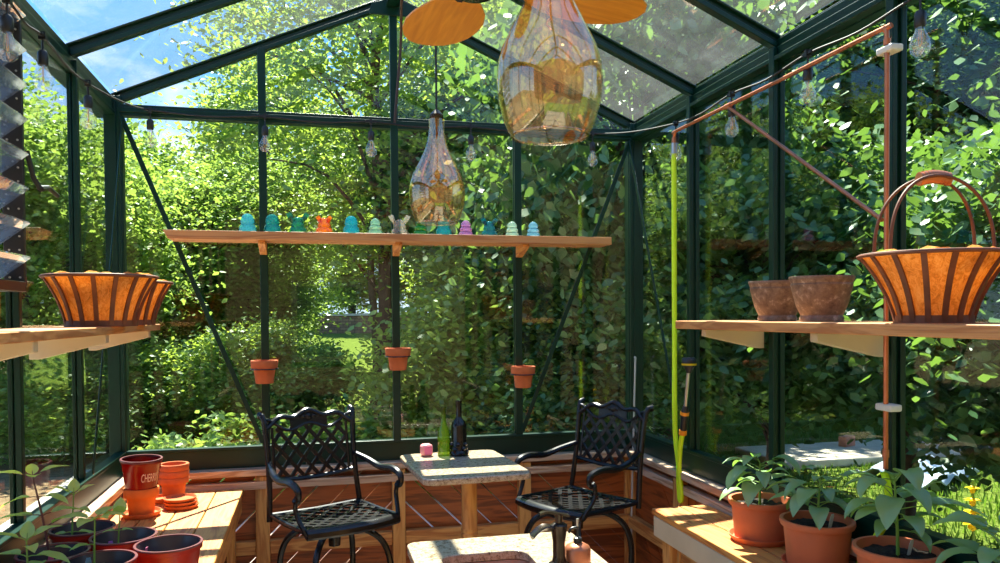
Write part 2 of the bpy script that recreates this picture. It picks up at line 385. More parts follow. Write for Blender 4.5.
def tag(o, label=None, cat=None, group=None, kind=None):
    if label: o['label'] = label
    if cat: o['category'] = cat
    if group: o['group'] = group
    if kind: o['kind'] = kind
    return o
def thing(name, label, cat, loc=(0,0,0), rz=0.0, group=None):
    o = bpy.data.objects.new(name, None); COL.objects.link(o); o.location = loc; o.rotation_euler = (0,0,rz)
    o.empty_display_size = 0.1
    return tag(o, label, cat, group)
def struct(o, label=None, cat=None):
    return tag(o, label, cat, None, 'structure')
def copy_tree(o, parent=None):
    c = o.copy(); COL.objects.link(c); c.parent = parent
    for ch in list(o.children): copy_tree(ch, c)
    return c
def bez(p0, p1, p2, p3, n=10):
    p0, p1, p2, p3 = map(Vector, (p0, p1, p2, p3)); out = []
    for i in range(n+1):
        t = i/n; a = 1-t
        out.append(p0*a**3+p1*3*a*a*t+p2*3*a*t*t+p3*t**3)
    return out
def smooth_path(pts, n=8):
    pts = [Vector(p) for p in pts]; out = []
    for i in range(len(pts)-1):
        p0 = pts[max(i-1,0)]; p1 = pts[i]; p2 = pts[i+1]; p3 = pts[min(i+2,len(pts)-1)]
        for j in range(n):
            t = j/n
            out.append(0.5*((2*p1)+(p2-p0)*t+(2*p0-5*p1+4*p2-p3)*t*t+(3*p1-p0-3*p2+p3)*t**3))
    out.append(pts[-1]); return out

# ------------------------------------------------------------------ the greenhouse shell
W, BAY, NB = 3.0, 0.759, 7
BACK = -NB*BAY
ZE, ZA = 2.895, 3.545         # eave glass edge, apex
trim_i = [0]; win_i = [0]
def trim(mb, label, mat='green', bevel=0.003):
    trim_i[0] += 1
    return struct(mb.build('trim_%d' % trim_i[0], M[mat], bevel=bevel), label, 'greenhouse frame')
def pane(mb, label, mat='glass'):
    win_i[0] += 1
    return struct(mb.build('window_%d' % win_i[0], M[mat], smooth=False), label, 'glass pane')

# floor of the house and the garden ground
struct(MB().box(-0.06, W+0.06, BACK-1.5, 0.06, -0.05, 0.0).build('floor', M['paver']), 'stone paver floor of the greenhouse', 'floor')
gm = MB(); nx, ny = 60, 60
for j in range(ny+1):
    for i in range(nx+1):
        x = -50+110*i/nx; y = -16+96*j/ny
        gm.v.append((x, y, -0.12 + 0.03*max(0, y-12) + 0.03*math.sin(x*0.7)*math.cos(y*0.5)*(1 if y > 1 or x > 4 or x < -1 else 0)))
gm.f = [(j*(nx+1)+i, j*(nx+1)+i+1, (j+1)*(nx+1)+i+1, (j+1)*(nx+1)+i) for j in range(ny) for i in range(nx)]
struct(gm.build('ground', M['ground']), 'garden ground, lawn with bare soil on the left', 'ground')

struct(MB().box(-1.6,W+0.9,BACK,5.5,-0.2,-0.085).build('path', M['gravel']), 'pale gravel strip added around the greenhouse to whiten the board gaps', 'path')  # added ground strip, pale so the gaps between the knee wall boards look bright

# knee walls: diagonal boards, posts and rails
def clip_poly(poly, x0, x1, z0, z1):
    def cut(P, f, inter):
        out = []
        for i in range(len(P)):
            a, b = P[i], P[(i+1) % len(P)]
            if f(a): out.append(a)
            if f(a) != f(b): out.append(inter(a, b))
        return out
    def ix(v): return lambda a, b: (v, a[1]+(b[1]-a[1])*(v-a[0])/(b[0]-a[0]))
    def iz(v): return lambda a, b: (a[0]+(b[0]-a[0])*(v-a[1])/(b[1]-a[1]), v)
    P = poly
    for f, it in ((lambda p: p[0] >= x0, ix(x0)), (lambda p: p[0] <= x1, ix(x1)), (lambda p: p[1] >= z0, iz(z0)), (lambda p: p[1] <= z1, iz(z1))):
        if len(P) < 3: return []
        P = cut(P, f, it)
    return P
def boards(x0, x1, z0, z1, slope, mat, mb, rng, bw=0.125):
    """diagonal boards filling a rectangle, hairline gaps between them"""
    s2 = math.sqrt(0.5); d = Vector((s2, s2*slope)); nrm = Vector((-d.y, d.x))
    cx, cz = (x0+x1)/2, (z0+z1)/2
    for k in range(-9, 10):
        gap = 0.0012 if rng.random() < 0.4 else 0.009
        a0 = k*bw+gap*0.5; a1 = (k+1)*bw-gap*0.5
        c = Vector((cx, cz))
        P = [c+d*-2+nrm*a0, c+d*2+nrm*a0, c+d*2+nrm*a1, c+d*-2+nrm*a1]
        P = clip_poly([(p.x, p.y) for p in P], x0, x1, z0, z1)
        if len(P) >= 3: mb.prism(P, 0.018, mat)
def knee_wall(name, length, nbay, bay, mt, label):
    """local x along the wall, local y pointing outwards, built then placed by mt"""
    rng = random.Random(len(name)*7+3); b = MB()
    for k in range(nbay):
        x0, x1 = k*bay, (k+1)*bay; sl = 1 if (k < nbay/2 and name == 'wall_back') else -1
        boards(x0+0.02, x1-0.02, 0.45, 0.826, sl, None, b, rng); boards(x0+0.02, x1-0.02, 0.0, 0.41, sl, None, b, rng)
    o = struct(b.build(name, M['board'], smooth=False), label, 'wall'); o.matrix_world = mt
    for k in range(nbay+1):
        x = min(max(k*bay, 0.03), length-0.03)
        MB().box(x-0.037, x+0.037, -0.055, -0.001, 0.0, 0.82).build('wall_post', M['pine_z'], o, bevel=0.004)
    for k in range(nbay):
        x0 = max(k*bay, 0.03)+0.038; x1 = min((k+1)*bay, length-0.03)-0.038
        MB().box(x0, x1, -0.045, -0.001, 0.385, 0.46).build('wall_rail', M['pine_x'], o, bevel=0.004)
    return o
knee_wall('wall_back', W, 4, 0.75, Matrix.Translation((0, -0.045, 0)), 'back knee wall of reddish diagonal boards in a pine frame')
rotl = Matrix(((0,-1,0,0.045),(1,0,0,BACK),(0,0,1,0),(0,0,0,1)))
knee_wall('wall_left', NB*BAY, NB, BAY, rotl, 'left knee wall of diagonal boards behind the potting bench')
rotr = Matrix(((0,1,0,W-0.045),(-1,0,0,0),(0,0,1,0),(0,0,0,1)))
knee_wall('wall_right', NB*BAY, NB, BAY, rotr, 'right knee wall of reddish diagonal boards in a pine frame')

# sills: weathered board on top and a thinner strip under it
def sill(n, mb_top, mb_low, mat, label):
    o = struct(mb_top.build('trim_%d' % n, M[mat], bevel=0.004), label, 'sill')
    mb_low.build('apron_strip', M[mat], o, bevel=0.003)
trim_i[0] = 3
sill(1, MB().box(0.10, W-0.10, -0.115, 0.05, 0.825, 0.862), MB().box(0.10, W-0.10, -0.108, -0.05, 0.75, 0.792), 'sill_x', 'weathered board sill along the back wall')
sill(2, MB().box(-0.05, 0.10, BACK, 0.05, 0.825, 0.862), MB().box(0.05, 0.095, BACK, -0.12, 0.75, 0.792), 'sill_y', 'weathered board sill along the left wall')
sill(3, MB().box(W-0.10, W+0.05, BACK, 0.05, 0.825, 0.862), MB().box(W-0.095, W-0.05, BACK, -0.12, 0.75, 0.792), 'sill_y', 'weathered board sill along the right wall')

# bottom rails on the sill (hollow aluminium profile with a groove)
def rail_profile(mb, a, b, inward):
    a = Vector(a); b = Vector(b); i = Vector(inward)
    mb.bar(a+i*0.022+Vector((0,0,0.9215)), b+i*0.022+Vector((0,0,0.9215)), 0.044, 0.117)
    mb.bar(a+i*0.026+Vector((0,0,0.972)), b+i*0.026+Vector((0,0,0.972)), 0.052, 0.018)
    return mb
trim(rail_profile(MB(), (0.0,0,0), (W,0,0), (0,-1,0)), 'dark green bottom rail of the back wall glazing')
trim(rail_profile(MB(), (0,BACK,0), (0,-0.055,0), (1,0,0)), 'dark green bottom rail of the left wall glazing')
trim(rail_profile(MB(), (W,BACK,0), (W,-0.055,0), (-1,0,0)), 'dark green bottom rail of the right wall glazing')

# corner posts, side posts and mullions
for x, nm in ((0, 'left'), (W, 'right')):
    s_ = 1 if x == 0 else -1
    m = MB(); m.box(min(x,x+s_*0.055), max(x,x+s_*0.055), -0.03, 0.03, 0.862, ZE-0.02); m.box(min(x-s_*0.03,x+s_*0.03), max(x-s_*0.03,x+s_*0.03), -0.055, -0.03, 0.862, ZE-0.02)
    m.box(min(x+s_*0.03,x+s_*0.052), max(x+s_*0.03,x+s_*0.052), -0.052, -0.03, 0.862, ZE-0.02)
    trim(m, 'dark green corner post at the back %s corner' % nm)
    for k in range(1, NB+1):
        m = MB(); y = -k*BAY-((0, 0.045, 0.05, 0.0)[k] if (x > 0 and k < 4) else 0)
        m.box(min(x,x+s_*0.03), max(x,x+s_*0.03), y-0.006, y+0.006, 0.98, ZE-0.06)
        fa_, fb2, fw = (0.010, 0.032, 0.0155) if x == 0 else (0.028, 0.048, 0.018)
        m.box(min(x+s_*fa_,x+s_*fb2), max(x+s_*fa_,x+s_*fb2), y-fw, y+fw, 0.98, ZE-0.06)
        m.box(min(x-s_*0.01,x+s_*0.012), max(x-s_*0.01,x+s_*0.006), y-0.018, y+0.018, 0.98, ZE-0.06)
        trim(m, 'dark green post of the %s wall, number %d from the back corner' % (nm, k))
for k, x in enumerate((0.772, 1.5, 2.232)):
    top = ZE + (ZA-ZE)*(1-abs(x-1.5)/1.5) - 0.05
    m = MB(); m.box(x-0.021, x+0.021, -0.05, -0.03, 0.98, top); m.box(x-0.006, x+0.006, -0.03, 0.0, 0.98, top); m.box(x-0.02, x+0.02, -0.012, 0.01, 0.98, top)
    trim(m, 'dark green mullion of the back gable, %s' % ('under the left rafter', 'in the middle', 'under the right rafter')[k])

# eave beams, gable rail, rafters, ridge
for x, nm in ((0, 'left'), (W, 'right')):
    s_ = 1 if x == 0 else -1
    m = MB()
    m.box(min(x-s_*0.08,x-s_*0.002), max(x-s_*0.08,x-s_*0.002), BACK, 0.03, ZE-0.125, ZE-0.004)
    m.box(min(x-s_*0.004,x+s_*0.045), max(x-s_*0.004,x+s_*0.026), BACK, 0.02, ZE-0.120, ZE-0.10)
    m.box(min(x-s_*0.004,x+s_*0.024), max(x-s_*0.004,x+s_*0.016), BACK, 0.02, ZE-0.10, ZE-0.055)
    m.box(min(x-s_*0.004,x+s_*0.012), max(x-s_*0.004,x+s_*0.012), BACK, 0.02, ZE-0.055, ZE-0.018)
    trim(m, 'dark green gutter beam along the %s eave' % nm)
m = MB(); m.box(0.04, W-0.04, -0.045, 0.012, 2.772, 2.834); m.box(0.04, W-0.04, -0.056, -0.04, 2.79, 2.816)
trim(m, 'dark green horizontal rail across the back gable at eave height')
for y in [-k*BAY-(0.03 if 0 < k < 4 else 0) for k in range(0, NB+1)]:
    for s_ in (1, -1):
        x0 = 0 if s_ == 1 else W
        a = Vector((x0+s_*0.01, y, ZE-0.03)); b = Vector((1.5-s_*0.012, y, ZA-0.035))
        upn = Vector((-s_*(ZA-ZE), 0, 1.5)).normalized()
        m = MB(); m.bar(a, b, 0.012, 0.044, upn); m.bar(a-upn*0.016, b-upn*0.016, 0.042, 0.022, upn); m.bar(a+upn*0.024, b+upn*0.024, 0.046, 0.010, upn)
        trim(m, 'dark green %s roof rafter, %s' % ('left' if s_ == 1 else 'right', 'on the back gable' if y == 0 else 'number %d from the back gable' % round(-y/BAY)))
m = MB(); m.box(1.46, 1.54, BACK, 0.03, ZA-0.085, ZA-0.035); m.box(1.475, 1.525, BACK, 0.03, ZA-0.04, ZA+0.03)
trim(m, 'dark green ridge beam under the roof apex')
m = MB(); m.prism([(1.36, ZA-0.135), (1.64, ZA-0.135), (1.62, ZA-0.07), (1.5, ZA-0.03), (1.38, ZA-0.07)], 0.012, Matrix.Translation((0, -0.062, 0)))
trim(m, 'dark green gusset plate under the gable peak')

# diagonal braces (flat bars) with their bolts
def brace(a, b, up, label):
    trim(MB().bar(a, b, 0.026, 0.006, up), label)
brace((0.06,-0.062,2.76), (0.755,-0.062,1.0), (0,1,0), 'thin diagonal brace in the left bay of the back wall')
brace((W-0.06,-0.062,2.76), (2.245,-0.062,1.0), (0,1,0), 'thin diagonal brace in the right bay of the back wall')
brace((0.066,-0.06,2.76), (0.066,-0.765,1.0), (1,0,0), 'thin diagonal brace in the rearmost bay of the left wall')
brace((W-0.066,-0.06,2.76), (W-0.066,-0.765,1.0), (1,0,0), 'thin diagonal brace in the rearmost bay of the right wall')

# glass
xs4 = (0.0, 0.772, 1.5, 2.232, 3.0)
ORD = ('first', 'second', 'third', 'fourth', 'fifth', 'sixth', 'seventh')
for k in range(4):
    x0, x1 = xs4[k]+0.008, xs4[k+1]-0.008
    pane(MB().box(x0, x1, -0.003, 0.001, 0.96, 2.79), 'tall clear glass pane of the back wall, %s from the left corner' % ORD[k])
    zt = lambda x: ZE+(ZA-ZE)*(1-abs(x-1.5)/1.5)-0.03
    m = MB(); m.prism([(x0, 2.82), (x1, 2.82), (x1, zt(x1)), (x0, zt(x0))], 0.004, Matrix.Translation((0,-0.003,0)))
    pane(m, 'gable glass pane above the eave rail, %s from the left' % ORD[k])
for k in range(NB):
    y0, y1 = -(k+1)*BAY+0.008, -k*BAY-0.008
    if k != 2:
        pane(MB().box(-0.001, 0.003, y0, y1, 0.96, 2.79), 'clear glass pane of the left wall, %s from the back corner' % ORD[k])
    else:
        pane(MB().box(-0.001, 0.003, y0, y1, 0.96, 1.80), 'clear glass pane of the left wall below the louver window')
    pane(MB().box(W-0.003, W+0.001, y0, y1, 0.96, 2.79), 'clear glass pane of the right wall, %s from the back corner' % ORD[k])
    for s_ in (1, -1):
        x0 = 0.012 if s_ == 1 else W-0.012
        a = Vector((x0, (y0+y1)/2, ZE)); b = Vector((1.5-s_*0.03, (y0+y1)/2, ZA-0.005))
        upn = Vector((-s_*(ZA-ZE), 0, 1.5)).normalized()
        pane(MB().bar(a, b, y1-y0, 0.005, upn), 'dusty roof glass pane on the %s slope, %s from the back gable' % ('left' if s_ == 1 else 'right', ORD[k]), 'roofglass')

# ------------------------------------------------------------------ shelves
def bracket_mesh(depth, h0, h1, t):
    """wooden bracket: tall at the wall (local y=0), thin at its tip (local -y)"""
    m = MB(); P = [(0, 0), (0, -h0), (-0.03, -h0), (-depth, -h1), (-depth, 0)]
    mt = Matrix(((0,1,0,-t/2),(1,0,0,0),(0,0,1,0),(0,0,0,1)))
    m.prism(P, t, mt); return m
sh = thing('wall_shelf', 'long wooden shelf across the back wall carrying glass insulators', 'shelf', (1.5, -0.052, 2.15))
m = MB(); P = [(-1.215, 0), (1.245, 0), (1.245, -0.045), (-1.19, -0.045)]
m.prism(P, 0.20, Matrix.Translation((0, -0.20, 0)))
m.build('shelf_board', M['shelf_x'], sh, bevel=0.003)
for x in (-0.728, 0.0, 0.732):
    m = bracket_mesh(0.17, 0.065, 0.02, 0.038); o = m.build('bracket', M['pine_y'], sh, loc=(x, 0, -0.045), bevel=0.003)
sh = thing('wall_shelf', 'wooden shelf on the left wall carrying two coco lined baskets', 'shelf', (0.06, -2.1, 1.667))
MB().box(0.0, 0.265, -1.4, 1.52, -0.028, 0.0).build('shelf_board', M['shelf_y'], sh, bevel=0.003)
for k in (1, 2, 3, 4):
    o = bracket_mesh(0.25, 0.085, 0.03, 0.04).build('bracket', M['pale'], sh, loc=(0, -k*BAY+2.1, -0.028), bevel=0.003); o.rotation_euler = (0,0,PI/2)
sh = thing('wall_shelf', 'wooden shelf on the right wall carrying pots and a handled basket', 'shelf', (W-0.06, -2.1, 1.667))
MB().box(-0.32, 0.0, -1.4, 0.77, -0.036, 0.0).build('shelf_board', M['shelf_y'], sh, bevel=0.003)
for k in (2, 3, 4):
    o = bracket_mesh(0.28, 0.085, 0.03, 0.04).build('bracket', M['pale'], sh, loc=(0, -k*BAY+2.1, -0.036), bevel=0.003); o.rotation_euler = (0,0,-PI/2)

# ------------------------------------------------------------------ insulators
def insulator_prof(kind, s=1.0):
    if kind == 0:   # bell with one skirt
        p = [(0.0,0.0),(0.045,0.0),(0.046,0.012),(0.043,0.030),(0.036,0.040),(0.034,0.048),(0.037,0.055),(0.034,0.072),(0.027,0.088),(0.014,0.098),(0.0,0.101)]
    elif kind == 1: # three stepped petticoats
        p = [(0.0,0.0),(0.040,0.0),(0.043,0.010),(0.040,0.022),(0.032,0.028),(0.037,0.034),(0.038,0.044),(0.030,0.052),(0.026,0.058),(0.031,0.064),(0.030,0.076),(0.020,0.088),(0.010,0.096),(0.0,0.098)]
    else:           # squat body with a saddle for the ears
        p = [(0.0,0.0),(0.044,0.0),(0.047,0.010),(0.042,0.026),(0.034,0.034),(0.036,0.044),(0.032,0.056),(0.024,0.066),(0.022,0.078),(0.012,0.086),(0.0,0.088)]
    return [(r*s, z*s) for r, z in p]
INS = [ # x, kind, ears, colour, label
 (0.698, 0, 0, srgb(96, 190, 205), 'pale aqua glass insulator at the left end of the row on the shelf'),
 (0.825, 0, 0, srgb(20, 160, 160), 'deep teal bell shaped glass insulator beside the left mullion'),
 (0.959, 2, 2, srgb(20, 150, 125), 'green teal glass insulator with two tall ears'),
 (1.098, 2, 1, srgb(232, 146, 44), 'amber orange glass insulator with two short ears'),
 (1.244, 0, 0, srgb(24, 178, 196), 'bright turquoise blue glass insulator right of the amber one'),
 (1.376, 1, 0, srgb(160, 205, 185), 'small pale green ribbed glass insulator left of the middle mullion'),
 (1.510, 2, 2, srgb(225, 225, 215), 'clear glass insulator with two spread ears at the middle mullion'),
 (1.628, 1, 0, srgb(60, 150, 80), 'grass green glass insulator half under the smaller pendant lamp'),
 (1.760, 0, 0, srgb(20, 165, 175), 'teal glass insulator just below the smaller pendant lamp'),
 (1.888, 1, 0, srgb(188, 146, 200), 'purple glass insulator right of the smaller pendant lamp'),
 (2.026, 2, 3, srgb(15, 140, 150), 'dark teal glass insulator with two curled ears, right of the purple one'),
 (2.161, 1, 0, srgb(190, 220, 205), 'almost clear mint glass insulator with stepped rings'),
 (2.288, 1, 0, srgb(150, 204, 226), 'light sky blue glass insulator at the right end of the row'),
]
for x, kind, ears, c, lb in INS:
    t = thing('glass_insulator', lb, 'insulator', (x, -0.175, 2.1505), 0.0, 'glass insulators on the back shelf')
    g = colglass('insulator_glass', tuple(max(v, 0.03) for v in c), 0.16 if min(c) > 0.6 else 0.34)
    s = 0.92 if kind == 1 else 1.0
    MB().lathe(insulator_prof(kind, s), 24).build('bell', g, t)
    if ears:
        for sd in (-1, 1):
            m = MB(); rr = (0, 0.020, 0.024, 0.021)[ears]; cz = (0, 0.082, 0.092, 0.088)[ears]; cx = (0, 0.026, 0.040, 0.030)[ears]
            n = 14; P = [(sd*(cx+rr*(0.62+0.30*math.sin(2*PI*i/n))*math.cos(2*PI*i/n)+0.010*math.sin(2*PI*i/n)), cz-0.004+rr*1.05*math.sin(2*PI*i/n)-(0.010 if abs(i-n//4) < 1 else 0)) for i in range(n)]
            m.prism(P, 0.018, Matrix.Translation((0,-0.009,0)))
            m.tube([(sd*0.02,0,0.058), (sd*cx,0,cz)], 0.011, 8)
            m.build('ear', g, t, bevel=0.004)

# ------------------------------------------------------------------ baskets
def basket(name, label, loc, R, r, h, handle=False, rz=0.0):
    t = thing(name, label, 'basket', loc, rz, 'coco lined metal baskets')
    prof = lambda u: r+(R-r)*(0.45*u+0.55*u**2.2)
    n = 48; m = MB(); P = [(0,0.012)]+[(prof(u)-0.006, 0.012+(h-0.012)*u) for u in np.linspace(0,1,9)]
    P += [(R-0.03, h+0.006), (prof(0.6)-0.03, h*0.6), (0.0, h*0.55)]
    m.lathe(P, n); rg = random.Random(3)
    m.v = [(x*(1+rg.uniform(-.006,.006)), y*(1+rg.uniform(-.006,.006)), z+(rg.uniform(-0.006,0.010) if z > h*0.97 else 0)) for x, y, z in m.v]
    m.build('coco_liner', M['coco'], t)
    for k in range(16):
        a = 2*PI*k/16+0.1; m = MB()
        pts = [Vector((prof(u)*math.cos(a), prof(u)*math.sin(a), h*u)) for u in np.linspace(0,1,9)]
        tx = Vector((-math.sin(a), math.cos(a), 0)); w = 0.0075
        vs_ = []; fs_ = []
        for q in pts: 
            nr = Vector((math.cos(a), math.sin(a), 0))*0.0035
            vs_ += [q-tx*w-nr, q+tx*w-nr, q+tx*w+nr, q-tx*w+nr]
        for i in range(len(pts)-1):
            for j in range(4): fs_.append((i*4+j, i*4+(j+1)%4, (i+1)*4+(j+1)%4, (i+1)*4+j))
        fs_ += [(0,1,2,3), tuple(len(vs_)-4+j for j in (3,2,1,0))]
        m.add(vs_, fs_).build('stave', M['rust'], t)
    ring = lambda rad, z, rr: MB().tube([Vector((rad*math.cos(2*PI*i/40), rad*math.sin(2*PI*i/40), z)) for i in range(41)], rr, 8, cap=False)
    ring(R, h, 0.006).build('rim', M['rust'], t)
    MB().lathe([(r-0.004,0.0),(r+0.005,0.0),(r+0.005,0.022),(r-0.004,0.022),(r-0.004,0.0)], 40).build('base_hoop', M['rust'], t)
    if handle:
        hm = MB(); H = 0.225
        for off in (-0.022, 0.022):
            pts = [Vector(((R-0.045)*math.cos(a), off+0.020*math.cos(a)**2*(1 if off>0 else -1), h+H*math.sin(a)**0.8)) for a in np.linspace(0, PI, 33)]
            hm.tube(pts, 0.005, 8)
        hd = hm.build('handle', M['rust'], t)
        g = MB(); 
        for i in range(9): 
            x = -0.04+0.01*i; z = h+H*(1-((x/(R-0.045))**2)*0.4)
            g.tube([(x-0.005,0,z),(x+0.005,0,z)], 0.020, 12)
        g.build('grip', M['copper_old'], hd)
    return t
basket('coco_basket', 'large coco lined basket at the front of the left shelf', (0.268, -1.42, 1.6675), 0.193, 0.118, 0.182)
basket('coco_basket', 'coco lined basket half hidden at the far end of the left shelf', (0.272, -1.03, 1.6675), 0.178, 0.105, 0.176)
basket('coco_basket', 'coco lined basket with a tall wrapped handle on the right shelf', (2.768, -2.68, 1.6675), 0.198, 0.100, 0.195, True, math.radians(-10))

# brown glazed pots on the right shelf
def glazed(label, loc, R, h):
    t = thing('glazed_pot', label, 'plant pot', loc, 0, 'brown glazed pots on the right shelf')
    P = [(0,0),(R*0.66,0),(R*0.68,0.010),(R*0.64,0.022),(R*0.78,h*0.35),(R*0.90,h*0.66),(R*0.95,h*0.82),(R*0.93,h*0.84),(R*0.97,h*0.9),(R*1.0,h*0.97),(R*0.99,h),(R*0.93,h),(R*0.86,h*0.6),(R*0.6,0.03),(0,0.03)]
    MB().lathe(P, 40).build('pot', M['stonepot'], t)
glazed('smaller brown glazed pot nearer the left end of the right shelf', (2.787, -1.87, 1.6675), 0.108, 0.155)
glazed('larger brown glazed pot between the smaller pot and the handled basket', (2.782, -2.15, 1.6675), 0.110, 0.160)

# ------------------------------------------------------------------ hanging terracotta pots
def terra_prof(R, r, h, rim):
    return [(0,0),(r,0),(r+(R-0.008-r)*(1-rim/h),h-rim),(R-0.001,h-rim),(R,h-rim+0.003),(R+0.002,h-0.003),(R,h),(R-0.012,h),(R-0.016,h-rim),(r-0.008,0.012),(0,0.012)]
def hanging(label, x, z, rz):
    t = thing('hanging_pot', label, 'plant pot', (x, -0.125, z), rz, 'terracotta pots clipped to the back mullions')
    MB().lathe(terra_prof(0.071,0.047,0.125,0.042), 32).build('pot', M['terra'], t)
    m = MB(); m.tube([Vector((0.072*math.cos(2*PI*i/28), 0.072*math.sin(2*PI*i/28), 0.078)) for i in range(29)], 0.0035, 6, cap=False)
    m.box(-0.012, 0.012, 0.068, 0.074, 0.03, 0.10); m.build('wire_ring', M['black'], t)
hanging('terracotta pot hung on the left back mullion', 0.772, 1.335, 0)
hanging('terracotta pot hung on the middle back mullion, the highest of three', 1.5, 1.390, 0)
hanging('terracotta pot hung on the right back mullion beside the diagonal brace', 2.235, 1.270, 0)

# ------------------------------------------------------------------ pendants and ceiling fan
def pendant(label, x, y, z0, s, ztop):
    t = thing('pendant_lamp', label, 'lamp', (x, y, z0))
    P = [(0.084,0.0),(0.0925,0.012),(0.102,0.035),(0.1135,0.075),(0.1175,0.12),(0.1145,0.16),(0.104,0.195),(0.087,0.230),(0.070,0.264),(0.054,0.296),(0.042,0.330),(0.035,0.365),(0.033,0.40),(0.033,0.43)]
    P = [(r*s, z*s) for r, z in P]
    MB().lathe(P+[(r-0.003, z) for r, z in reversed(P)]+[P[0]], 48).build('glass_shade', M['amber'], t)
    MB().tube([Vector((P[0][0]*math.cos(2*PI*i/48), P[0][0]*math.sin(2*PI*i/48), 0)) for i in range(49)], 0.0035, 8, cap=False).build('glass_rim', M['amber'], t)
    m = MB(); m.lathe([(0,0.36*s),(0.016,0.36*s),(0.017,0.41*s),(0.024,0.43*s),(0.028,0.436*s),(0.028,0.45*s),(0.010,0.47*s),(0.0,0.47*s)], 20)
    m.build('lamp_socket', M['bronze'], t)
    b = MB().lathe([(0,0.20*s),(0.014,0.206*s),(0.028,0.235*s),(0.031,0.262*s),(0.026,0.295*s),(0.015,0.33*s),(0.013,0.362*s),(0,0.362*s)], 20).build('bulb', M['bulbglass'], t)
    MB().tube([(0.006*math.cos(i*1.3),0.006*math.sin(i*1.3),(0.235+0.006*i)*s) for i in range(12)], 0.0012, 5).build('filament', M['filament'], b)
    MB().tube([(0,0,0.46*s),(0,0,ztop-z0)], 0.0045, 8).build('cord', M['lampcord'], t)
pendant('large amber glass pendant lamp hanging nearest, in front of the fan', 1.555, -2.87, 2.106, 1.03, ZA-0.08)
pendant('smaller looking amber glass pendant lamp hanging farther back over the shelf', 1.545, -1.30, 2.088, 1.01, ZA-0.08)

fan = thing('ceiling_fan', 'ceiling fan with mustard coloured wooden paddle blades', 'fan', (1.5, -2.32, 2.70))
m = MB(); m.lathe([(0,-0.07),(0.05,-0.068),(0.10,-0.04),(0.115,0.0),(0.11,0.05),(0.07,0.10),(0.03,0.13),(0,0.13)], 32); m.build('motor_housing', M['bronze'], fan)
m = MB(); m.tube([(0,0,0.12),(0,0,0.765)], 0.012, 12); m.build('downrod', M['bronze'], fan)
for a in (93, 20, 165, 237, 309):
    P = [(0.17, -0.045), (0.24, -0.085), (0.32, -0.12), (0.4, -0.136), (0.48, -0.134), (0.55, -0.118), (0.605, -0.088), (0.636, -0.048), (0.646, 0.0), (0.636, 0.048), (0.605, 0.088), (0.55, 0.118), (0.48, 0.134), (0.4, 0.136), (0.32, 0.12), (0.24, 0.085), (0.17, 0.045)]
    m = MB(); m.prism(P, 0.008, Matrix.Rotation(math.radians(-2), 4, 'X') @ Matrix.Rotation(PI/2, 4, 'X'))
    b = m.build('fan_blade', M['fanwood'], fan, bevel=0.002); b.rotation_euler = (0,0,math.radians(a))
    am = MB(); am.bar((0.09,0,0.0),(0.22,0,0.004),0.03,0.008); am.build('blade_arm', M['bronze'], b)

tag(MB().tube(smooth_path([(1.52,-0.40,ZA-0.09),(1.525,-0.24,ZA-0.14),(1.535,-0.13,ZA-0.25),(1.530,-0.09,3.15),(1.512,-0.075,2.95),(1.500,-0.066,2.80)], 6), 0.008, 8).build('power_cable', M['brown_cable']),
    'brown cable dropping from the ridge beside the middle mullion', 'cable')

# ------------------------------------------------------------------ string lights: one cord round three sides
sl = thing('string_lights', 'black string lights with clear bulbs clipped along the eaves and back rail', 'string lights', (0,0,0))
spots = [(0.10,-2.35,2.708),(0.10,-1.80,2.708),(0.10,-1.46,2.708),(0.10,-0.87,2.708),(0.205,-0.085,2.80),(0.79,-0.085,2.795),(1.365,-0.085,2.795),(1.94,-0.085,2.795),(2.69,-0.085,2.79),(2.915,-0.74,2.708),(2.915,-1.31,2.708),(2.915,-1.88,2.708),(2.915,-2.46,2.708),(2.915,-3.05,2.708)]
path = []
for i, p in enumerate(spots):
    path.append(Vector(p))
    if i < len(spots)-1:
        q = Vector(spots[i+1]); path.append((Vector(p)+q)/2-Vector((0,0,0.018)))
path[0:0] = [Vector((0.10,-3.2,2.708))]
MB().tube(smooth_path(path, 5), 0.0045, 6).build('cord', M['lampcord'], sl)
proto = None
for p in spots:
    if proto is None:
        m = MB(); m.tube([(0,0,0.0),(0,0,-0.055)], 0.004, 6); m.lathe([(0,-0.050),(0.012,-0.052),(0.018,-0.062),(0.018,-0.10),(0.015,-0.105),(0,-0.105)], 16)
        m.box(-0.03,0.03,-0.008,0.008,-0.005,0.006); m.box(-0.007,0.007,-0.012,0.012,-0.014,0.014)
        so = m.build('socket', M['black'], sl)
        b = MB().lathe([(0.014,-0.105),(0.016,-0.117),(0.029,-0.145),(0.0325,-0.163),(0.028,-0.184),(0.013,-0.197),(0,-0.199)], 18).build('bulb', M['bulbglass'], so)
        MB().tube([(-0.004,0,-0.11),(-0.007,0,-0.155),(0,0,-0.165),(0.007,0,-0.155),(0.004,0,-0.11)], 0.0012, 5).build('filament', M['filament'], b)
        proto = so
    else: so = copy_tree(proto, sl)
    so.location = p; so.rotation_euler = (0, 0, 0 if abs(p[1]) < 0.2 else PI/2)

